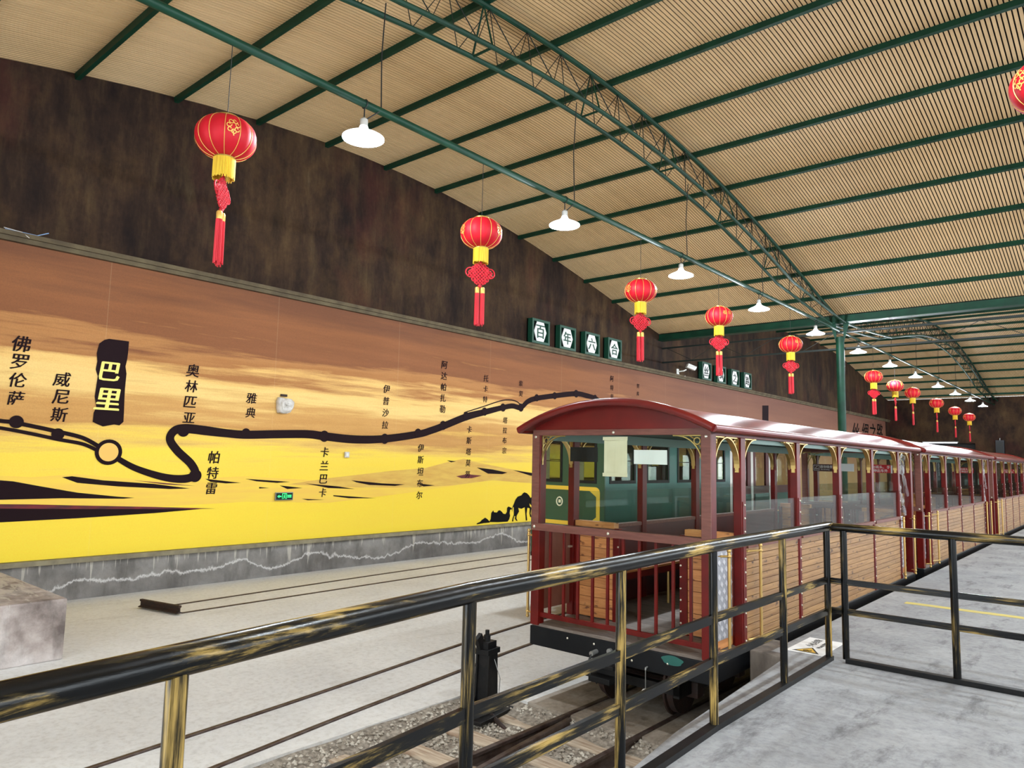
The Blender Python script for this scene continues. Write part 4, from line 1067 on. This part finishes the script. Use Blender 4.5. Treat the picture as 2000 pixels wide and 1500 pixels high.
    # wrinkled clear vinyl across the rear doorway
    mb = MB(); n, m2 = 18, 14
    for i in range(n+1):
        for j in range(m2+1):
            u, v = i/n, j/m2; mb.v.append((.9+.02*math.sin(u*23+v*5)+.016*math.sin(u*9-v*11), PY[4]+.07+u*.62*(1-.25*v*(1-u)), 1.83-.95*v))
    for i in range(n):
        for j in range(m2): a = i*(m2+1)+j; mb.f.append((a, a+1, a+m2+2, a+m2+1))
    mb.build('vinyl_curtain', 'vinyl', t, smooth='all')
    # benches along both sides
    for sx in (-1, 1):
        s_ = None
        for q in range(4):
            xa, xb = sorted((sx*(.885-q*.105), sx*(.885-q*.105-.098)))
            o_ = MB().box(xa, xb, .80, 6.12, .44, .465).build('bench_slat', 'bench_wood', t, bevel=.004)
            s_ = s_ or o_
        xa, xb = sorted((sx*.475, sx*.50)); MB().box(xa, xb, .80, 6.12, .37, .44).build('bench_apron', 'red_paint', t)
        for k in range(6): MB().tube([(sx*.5, .95+k*.99, .012), (sx*.5, .95+k*.99, .37)], .016, 8).build('bench_leg', 'brass', t)
    # bogies
    for yb in (1.05, LEN-1.05):
        bg = MB().box(-.5, -.44, yb-.75, yb+.75, -.46, -.34)
        bg.box(.44, .5, yb-.75, yb+.75, -.46, -.34); bg.box(-.5, .5, yb-.12, yb+.12, -.42, -.19); bg.box(-.5, .5, yb-.75, yb-.68, -.44, -.36); bg.box(-.5, .5, yb+.68, yb+.75, -.44, -.36)
        b = bg.build('bogie_frame', 'iron_black', t)
        for dy in (-.45, .45):
            for sx in (-1, 1):
                xc = sx*.367; w_ = MB(); prof = [(.05, -.05), (.10, -.045), (.20, -.03), (.245, -.035), (.245, .025), (.275, .03), (.275, .05), (.2, .045), (.1, .03), (.05, .05)]
                n = 28
                for r_, h_ in prof:
                    for j in range(n): a = 2*math.pi*j/n; w_.v.append((xc-sx*h_, yb+dy+r_*math.cos(a), RT+.245+r_*math.sin(a)))
                for i in range(len(prof)-1):
                    for j in range(n): w_.f.append((i*n+j, i*n+(j+1) % n, (i+1)*n+(j+1) % n, (i+1)*n+j))
                w_.build('wheel', 'rust', b, smooth=True)
                MB().box(min(sx*.43, sx*.56), max(sx*.43, sx*.56), yb+dy-.07, yb+dy+.07, RT+.17, RT+.31).build('axle_box', 'rust', b, bevel=.01)
            MB().tube([(-.44, yb+dy, RT+.245), (.44, yb+dy, RT+.245)], .045, 10).build('axle', 'rust', b)
    # coupler
    for end in (0, 1):
        Yf = (lambda y: y) if end == 0 else (lambda y: LEN-y)
        c = MB().box(-.13, .13, min(Yf(-.2), Yf(.02)), max(Yf(-.2), Yf(.02)), -.2, -.165).build('coupler_plate', 'iron_black', t, bevel=.006)
        MB().box(-.11, .11, min(Yf(-.22), Yf(0)), max(Yf(-.22), Yf(0)), -.32, -.27).build('coupler_jaw', 'iron_black', c, bevel=.006)
        MB().box(-.1, .1, min(Yf(-.1), Yf(.02)), max(Yf(-.1), Yf(.02)), -.27, -.2).build('coupler_block', 'iron_black', c)
        MB().lathe([(.035, 0), (.035, .012), (.018, .012), (.018, .004)], 16, (.0, Yf(-.12), -.165)).build('pin_boss', 'alu', c, smooth=True)
        if end == 0:
            MB().tube([(-.17, -.002, -.12), (-.17, -.09, -.125)], .022, 10).build('hose_cock', 'alu', c, smooth=True)
            MB().tube([(-.02, -.002, -.09), (-.02, -.03, -.09)], .026, 10).build('hose_cock', 'alu', c, smooth=True)
            MB().tube([(-.17, -.08, -.13), (-.19, -.1, -.2), (-.15, -.12, -.3), (-.1, -.1, -.36), (-.08, -.05, -.3)], .012, 8).build('hose', 'cable_black', c, smooth=True)
            hk = MB().tube([(.36, -.01, -.15), (.36, -.04, -.155), (.36, -.04, -.17)], .008, 6).build('chain_hook', 'alu', t)
            MB().tube([(.36, -.04, -.17), (.36, -.04, -.33)], .004, 5).build('chain', 'alu', hk); MB().lathe([(.02, -.39), (.032, -.375), (.032, -.34), (.02, -.33)], 10, (.36, -.04, 0)).build('weight', 'white_paint', hk, smooth=True)
    return t
car0 = make_car()
tag(car0, 'front red train car with wooden plank sides, balustrade and clear wind screen', 'train car', 'red sightseeing train')
c2_ = copy_tree(car0); c2_.location = (CX, CY+7.72, 0); tag(c2_, 'second red train car with plank sides, coupled behind the front one', 'train car', 'red sightseeing train')
c3_ = copy_tree(car0); c3_.location = (CX, CY+15.44, 0); tag(c3_, 'last visible red train car with plank sides at the right edge', 'train car', 'red sightseeing train')

# green paint patch and papers on the wind screen
o = MB().prism([(-3.06+.10*math.cos(a)*(1+.1*math.sin(5*a)), CY-.006, -.055+.04*math.sin(a)) for a in np.linspace(0, 6.283, 25)[:-1]], (0, .003, 0)).build('paint_patch', 'green_car', car0)
o.parent = car0; o.matrix_parent_inverse = Matrix.Translation((-CX, -CY, 0)); o['label'] = 'smeared green paint patch'
def sheet(name, x0, x1, z0, z1, mat, y, label, curl=.006):
    s = empty(name, ((x0+x1)/2, y, z0)); tag(s, label, 'paper'); w2, h = (x1-x0)/2, z1-z0; mb = MB(); n = 8
    for i in range(n+1):
        u = -w2+2*w2*i/n; d = curl*math.sin(i*.9)
        mb.v += [(u, d-.0015, 0), (u, d*.3-.0015, h), (u, d*.3+.0005, h), (u, d+.0005, 0)]
    for i in range(n):
        for j in range(4): mb.f.append((i*4+j, i*4+(j+1) % 4, i*4+4+(j+1) % 4, i*4+4+j))
    mb.build('sheet', mat, s); return s, w2, h
s, w2, h = sheet('paper_notice', -3.783, -3.535, 1.48, 1.815, 'cream_sheet', CY+.03, 'cream paper sheet taped upright inside the front wind screen')
for z in (0, h): MB().box(-w2-.01, w2+.01, -.01, -.008, z-.016, z+.016).build('tape_strip', 'mural_orange' if False else 'cream_sheet', s)
sheet('paper_notice', -3.462, -3.128, 1.585, 1.712, 'white_sheet', CY+.03, 'blank white paper strip taped across the front wind screen')
sheet('dark_notice', -4.177, -3.86, 1.596, 1.733, 'sole_black', CY+.035, 'dark rectangular card behind the front wind screen')
# signs taped to the rear wind screens, facing forward
def screen_sign(name, x0, x1, z0, z1, mat, y, label, rows, cat='sign'):
    s = empty(name, ((x0+x1)/2, y, z0)); tag(s, label, cat); w2 = (x1-x0)/2
    b = MB().box(-w2, w2, -.004, 0, 0, z1-z0).build('board', mat, s)
    for txt, cx_, cz_, hh in rows:
        mb = MB(); put_text(mb, txt, (cx_, -.0047, cz_), (1, 0, 0), UZ, hh, bold=.02); mb.build('lettering', 'sign_white', b)
    return s, b
for k in range(3):
    y = CY+7.72*k+LEN-.012; nm = ['front', 'second', 'last'][k]
    s, b = screen_sign('warning_sign', -3.338, -3.0, 1.52, 1.65, 'sign_red', y, 'red warning sign with white lettering on the rear screen of the %s train car' % nm, [('请勿将头、手', 0, .092, .05), ('伸出车外', .02, .035, .05)])
    if k == 0:
        s, b = screen_sign('no_smoking_sign', -4.21, -3.864, 1.52, 1.64, 'sign_brown', y, 'brown no smoking sign with white lettering on the rear screen of the front car', [('请勿吸烟', .05, .078, .05), ('No Smoking', .03, .03, .026)])
        g = MB(); x0, x1 = -.16, -.065
        g.box(x0, x1, -.0048, -.004, .015, .02); g.box(x0, x1, -.0048, -.004, .1, .105); g.box(x0, x0+.005, -.0048, -.004, .02, .1); g.box(x1-.005, x1, -.0048, -.004, .02, .1)
        g.box(x0+.015, x1-.015, -.0048, -.004, .038, .046); g.tube([(x0+.03, -.0048, .06), (x1-.03, -.0048, .085)], .003, 4)
        g.build('pictogram', 'sign_white', b)
        screen_sign('paper_notice', -3.86, -3.55, 1.53, 1.655, 'white_sheet', y, 'blank white sheet between the brown and red signs on the rear screen', [], 'paper')
        screen_sign('paper_notice', -2.998, -2.86, 1.516, 1.642, 'white_sheet', y, 'small blank white sheet right of the red sign on the front car', [], 'paper')

# ================================================================== the green rail car on the curved track
gx0, gx1, gy0, gy1 = -6.92, -5.62, 8.53, 16.2
gc = empty('green_rail_car', ((gx0+gx1)/2, gy0, FL)); tag(gc, 'dark green rail car with yellow framed front panel seen through the train', 'rail car')
GX, GY = (gx0+gx1)/2, gy0; hw = (gx1-gx0)/2; zb, zt = .25-FL, 2.12-FL
def G(mb): return mb
wl, wh = 1.31-FL, 1.88-FL
# side walls with window openings
wins = [(.14, .80), (1.15, 1.81), (2.12, 2.60), (3.52, 3.86)]
def wall_panels(horiz, spans, total, place_fn, mat):
    parts = []; a = 0
    for w0, w1 in spans: parts.append((a, w0)); a = w1
    parts.append((a, total)); return parts
for sx in (-1, 1):
    xa, xb = (hw-.03, hw) if sx > 0 else (-hw, -hw+.03)
    g = MB(); g.box(xa, xb, .03, 4.1, zb, wl); g.box(xa, xb, .03, 4.1, wh, zt)
    for a, b in wall_panels(1, wins, 4.1, None, None): g.box(xa, xb, max(a, .03), b, wl, wh)
    sw = g.build('side_wall', 'green_car', gc)
    for w0, w1 in wins:
        xo = hw if sx > 0 else -hw-.008
        fr = MB()
        for q in ((w0-.02, w0+.025, wl-.02, wh+.02), (w1-.025, w1+.02, wl-.02, wh+.02), (w0+.025, w1-.025, wl-.02, wl+.025), (w0+.025, w1-.025, wh-.025, wh+.02), (w0+.025, w1-.025, wl+.3, wl+.312)): fr.box(xo, xo+.008, *q)
        f = fr.build('window_frame', 'iron_black', gc); MB().box(sx*(hw-.016), sx*(hw-.012), w0, w1, wl, wh).build('pane', 'car_glass', f)
        if sx > 0:
            c_ = MB(); n = 10
            for i in range(n+1):
                yy_ = w0+.02+.2*i/n*(w1-w0)/.66; dx = hw-.07+.012*math.sin(i*2.1); c_.v += [(dx, yy_, wl+.02), (dx, yy_, wh-.02)]
            for i in range(n): c_.f.append((2*i, 2*i+2, 2*i+3, 2*i+1))
            c_.build('curtain', 'curtain', f, smooth='all')
# front end with two windows and the yellow framed panel
ew = [(-.50, -.10), (.12, .50)]
g = MB(); g.box(-hw, hw, 0, .03, zb, wl); g.box(-hw, hw, 0, .03, wh, zt); g.box(-hw, ew[0][0], 0, .03, wl, wh); g.box(ew[0][1], ew[1][0], 0, .03, wl, wh); g.box(ew[1][1], hw, 0, .03, wl, wh)
fe = g.build('front_wall', 'green_panel', gc)
for w0, w1 in ew:
    fr = MB()
    for q in ((w0-.02, w0+.02, wl-.02, wh+.02), (w1-.02, w1+.02, wl-.02, wh+.02), (w0+.02, w1-.02, wl-.02, wl+.02), (w0+.02, w1-.02, wh-.02, wh+.02), (w0+.02, w1-.02, wl+.28, wl+.29)): fr.box(q[0], q[1], -.008, 0, q[2], q[3])
    f = fr.build('window_frame', 'iron_black', gc); MB().box(w0, w1, .012, .016, wl, wh).build('pane', 'car_glass', f)
    MB().box(w0+.03, w0+.14, .05, .06, wl+.02, wh-.02).build('curtain', 'curtain', f)
yz0, yz1 = .69-FL, 1.24-FL
def rrect(x0, x1, z0, z1, r, n=5):
    out = []
    for cx_, cz_, a0 in ((x1-r, z1-r, 0), (x0+r, z1-r, 90), (x0+r, z0+r, 180), (x1-r, z0+r, 270)):
        for i in range(n+1): a = R(a0+90*i/n); out.append((cx_+r*math.cos(a), cz_+r*math.sin(a)))
    return out
def ring2(outer, inner, y0, y1):
    mb = MB(); k = len(outer)
    for (a, b), (c, d) in zip(outer, inner): mb.v += [(a, y0, b), (a, y1, b), (c, y1, d), (c, y0, d)]
    for i in range(k):
        j = (i+1) % k
        for q in range(4): mb.f.append((i*4+q, i*4+(q+1) % 4, j*4+(q+1) % 4, j*4+q))
    return mb
ring2(rrect(-.575, .575, yz0, yz1, .08), rrect(-.515, .515, yz0+.055, yz1-.055, .012), -.006, .0).build('yellow_frame', 'yellow_paint', fe)
for sx in (-1, 1):
    for sz in (-1, 1):
        xa, za = sx*.516, (yz1-.056 if sz > 0 else yz0+.056); MB().prism([(xa, -.006, za), (xa-sx*.11, -.006, za), (xa, -.006, za-sz*.08)], (0, .006, 0)).build('yellow_corner', 'yellow_paint', fe)
g = MB().tube([(-.12+.052*math.cos(v), -.008, (yz0+yz1)/2+.05+.06*math.sin(v)) for v in np.linspace(0, 6.283, 21)[:-1]], .010, 6, closed=True); g.box(-.14, -.10, -.006, 0, (yz0+yz1)/2+.03, (yz0+yz1)/2+.075)
g.build('emblem', 'cream_sheet', fe, smooth=True)
# roof, floor, chassis, wheels
mb = MB(); xs = np.linspace(-hw-.05, hw+.05, 13).tolist(); rz_ = lambda x: zt+.10*(1-(x/(hw+.05))**2)
for y in (-.06, 7.75):
    for x in xs: mb.v += [(x, y, rz_(x)+.03), (x, y, rz_(x))]
k = 13
for i in range(k-1):
    a = i*2; b = a+2; o_ = k*2; mb.f += [(a, b, b+o_, a+o_), (a+1, a+1+o_, b+1+o_, b+1), (a, a+1, b+1, b), (a+o_, b+o_, b+1+o_, a+1+o_)]
mb.f += [(0, k*2, k*2+1, 1), (k*2-2, k*2-1, k*4-1, k*4-2)]
mb.build('roof', 'green_car', gc, smooth=True)
MB().box(-hw, hw, 0, 7.67, zb-.06, zb).build('floor_plate', 'iron_black', gc)
MB().box(-hw+.1, hw-.1, -.05, 7.6, zb-.3, zb-.06).build('chassis', 'sole_black', gc)
for yb in (1.0, 2.2, 5.4, 6.6):
    for sx in (-1, 1):
        w_ = MB().tube([(sx*.33, yb, .277), (sx*.40, yb, .277)], .26, 24); w_.build('wheel', 'rust', gc, smooth=True)
# passenger section: white pillars, maroon doors, rear end
for y0 in (4.1, 5.05, 5.95, 7.55):
    for sx in (-1, 1): MB().box(min(sx*hw, sx*(hw-.07)), max(sx*hw, sx*(hw-.07)), y0, y0+.1, zb, zt).build('white_pillar', 'white_paint', gc, bevel=.005)
for sx in (-1, 1):
    for y0, y1 in ((4.2, 5.05), (5.15, 5.95), (6.05, 7.55)):
        xa, xb = min(sx*(hw-.01), sx*(hw-.05)), max(sx*(hw-.01), sx*(hw-.05)); g = MB()
        g.box(xa, xb, y0, y1, zb, 1.2-FL); g.box(xa, xb, y0, y1, 1.95-FL, zt); g.box(xa, xb, y0, y0+.14, 1.2-FL, 1.95-FL); g.box(xa, xb, y1-.14, y1, 1.2-FL, 1.95-FL)
        d = g.build('door_leaf', 'maroon_dark', gc); MB().box((xa+xb)/2-.002, (xa+xb)/2+.002, y0+.14, y1-.14, 1.2-FL, 1.95-FL).build('pane', 'car_glass', d)
        MB().box(min(sx*hw, sx*(hw+.02)), max(sx*hw, sx*(hw+.02)), y0+.05, y1-.05, .45-FL, 1.05-FL).build('skirt_panel', 'green_car', d)
for y0 in (1.5, 2.9):                   # seats inside the cab
    s_ = MB().box(-.45, .45, y0, y0+.4, zb+.35, zb+.45).build('seat', 'grey_cloth', gc, bevel=.02); MB().box(-.45, .45, y0+.36, y0+.45, zb+.45, 1.55-FL).build('seat_back', 'grey_cloth', s_, bevel=.02)
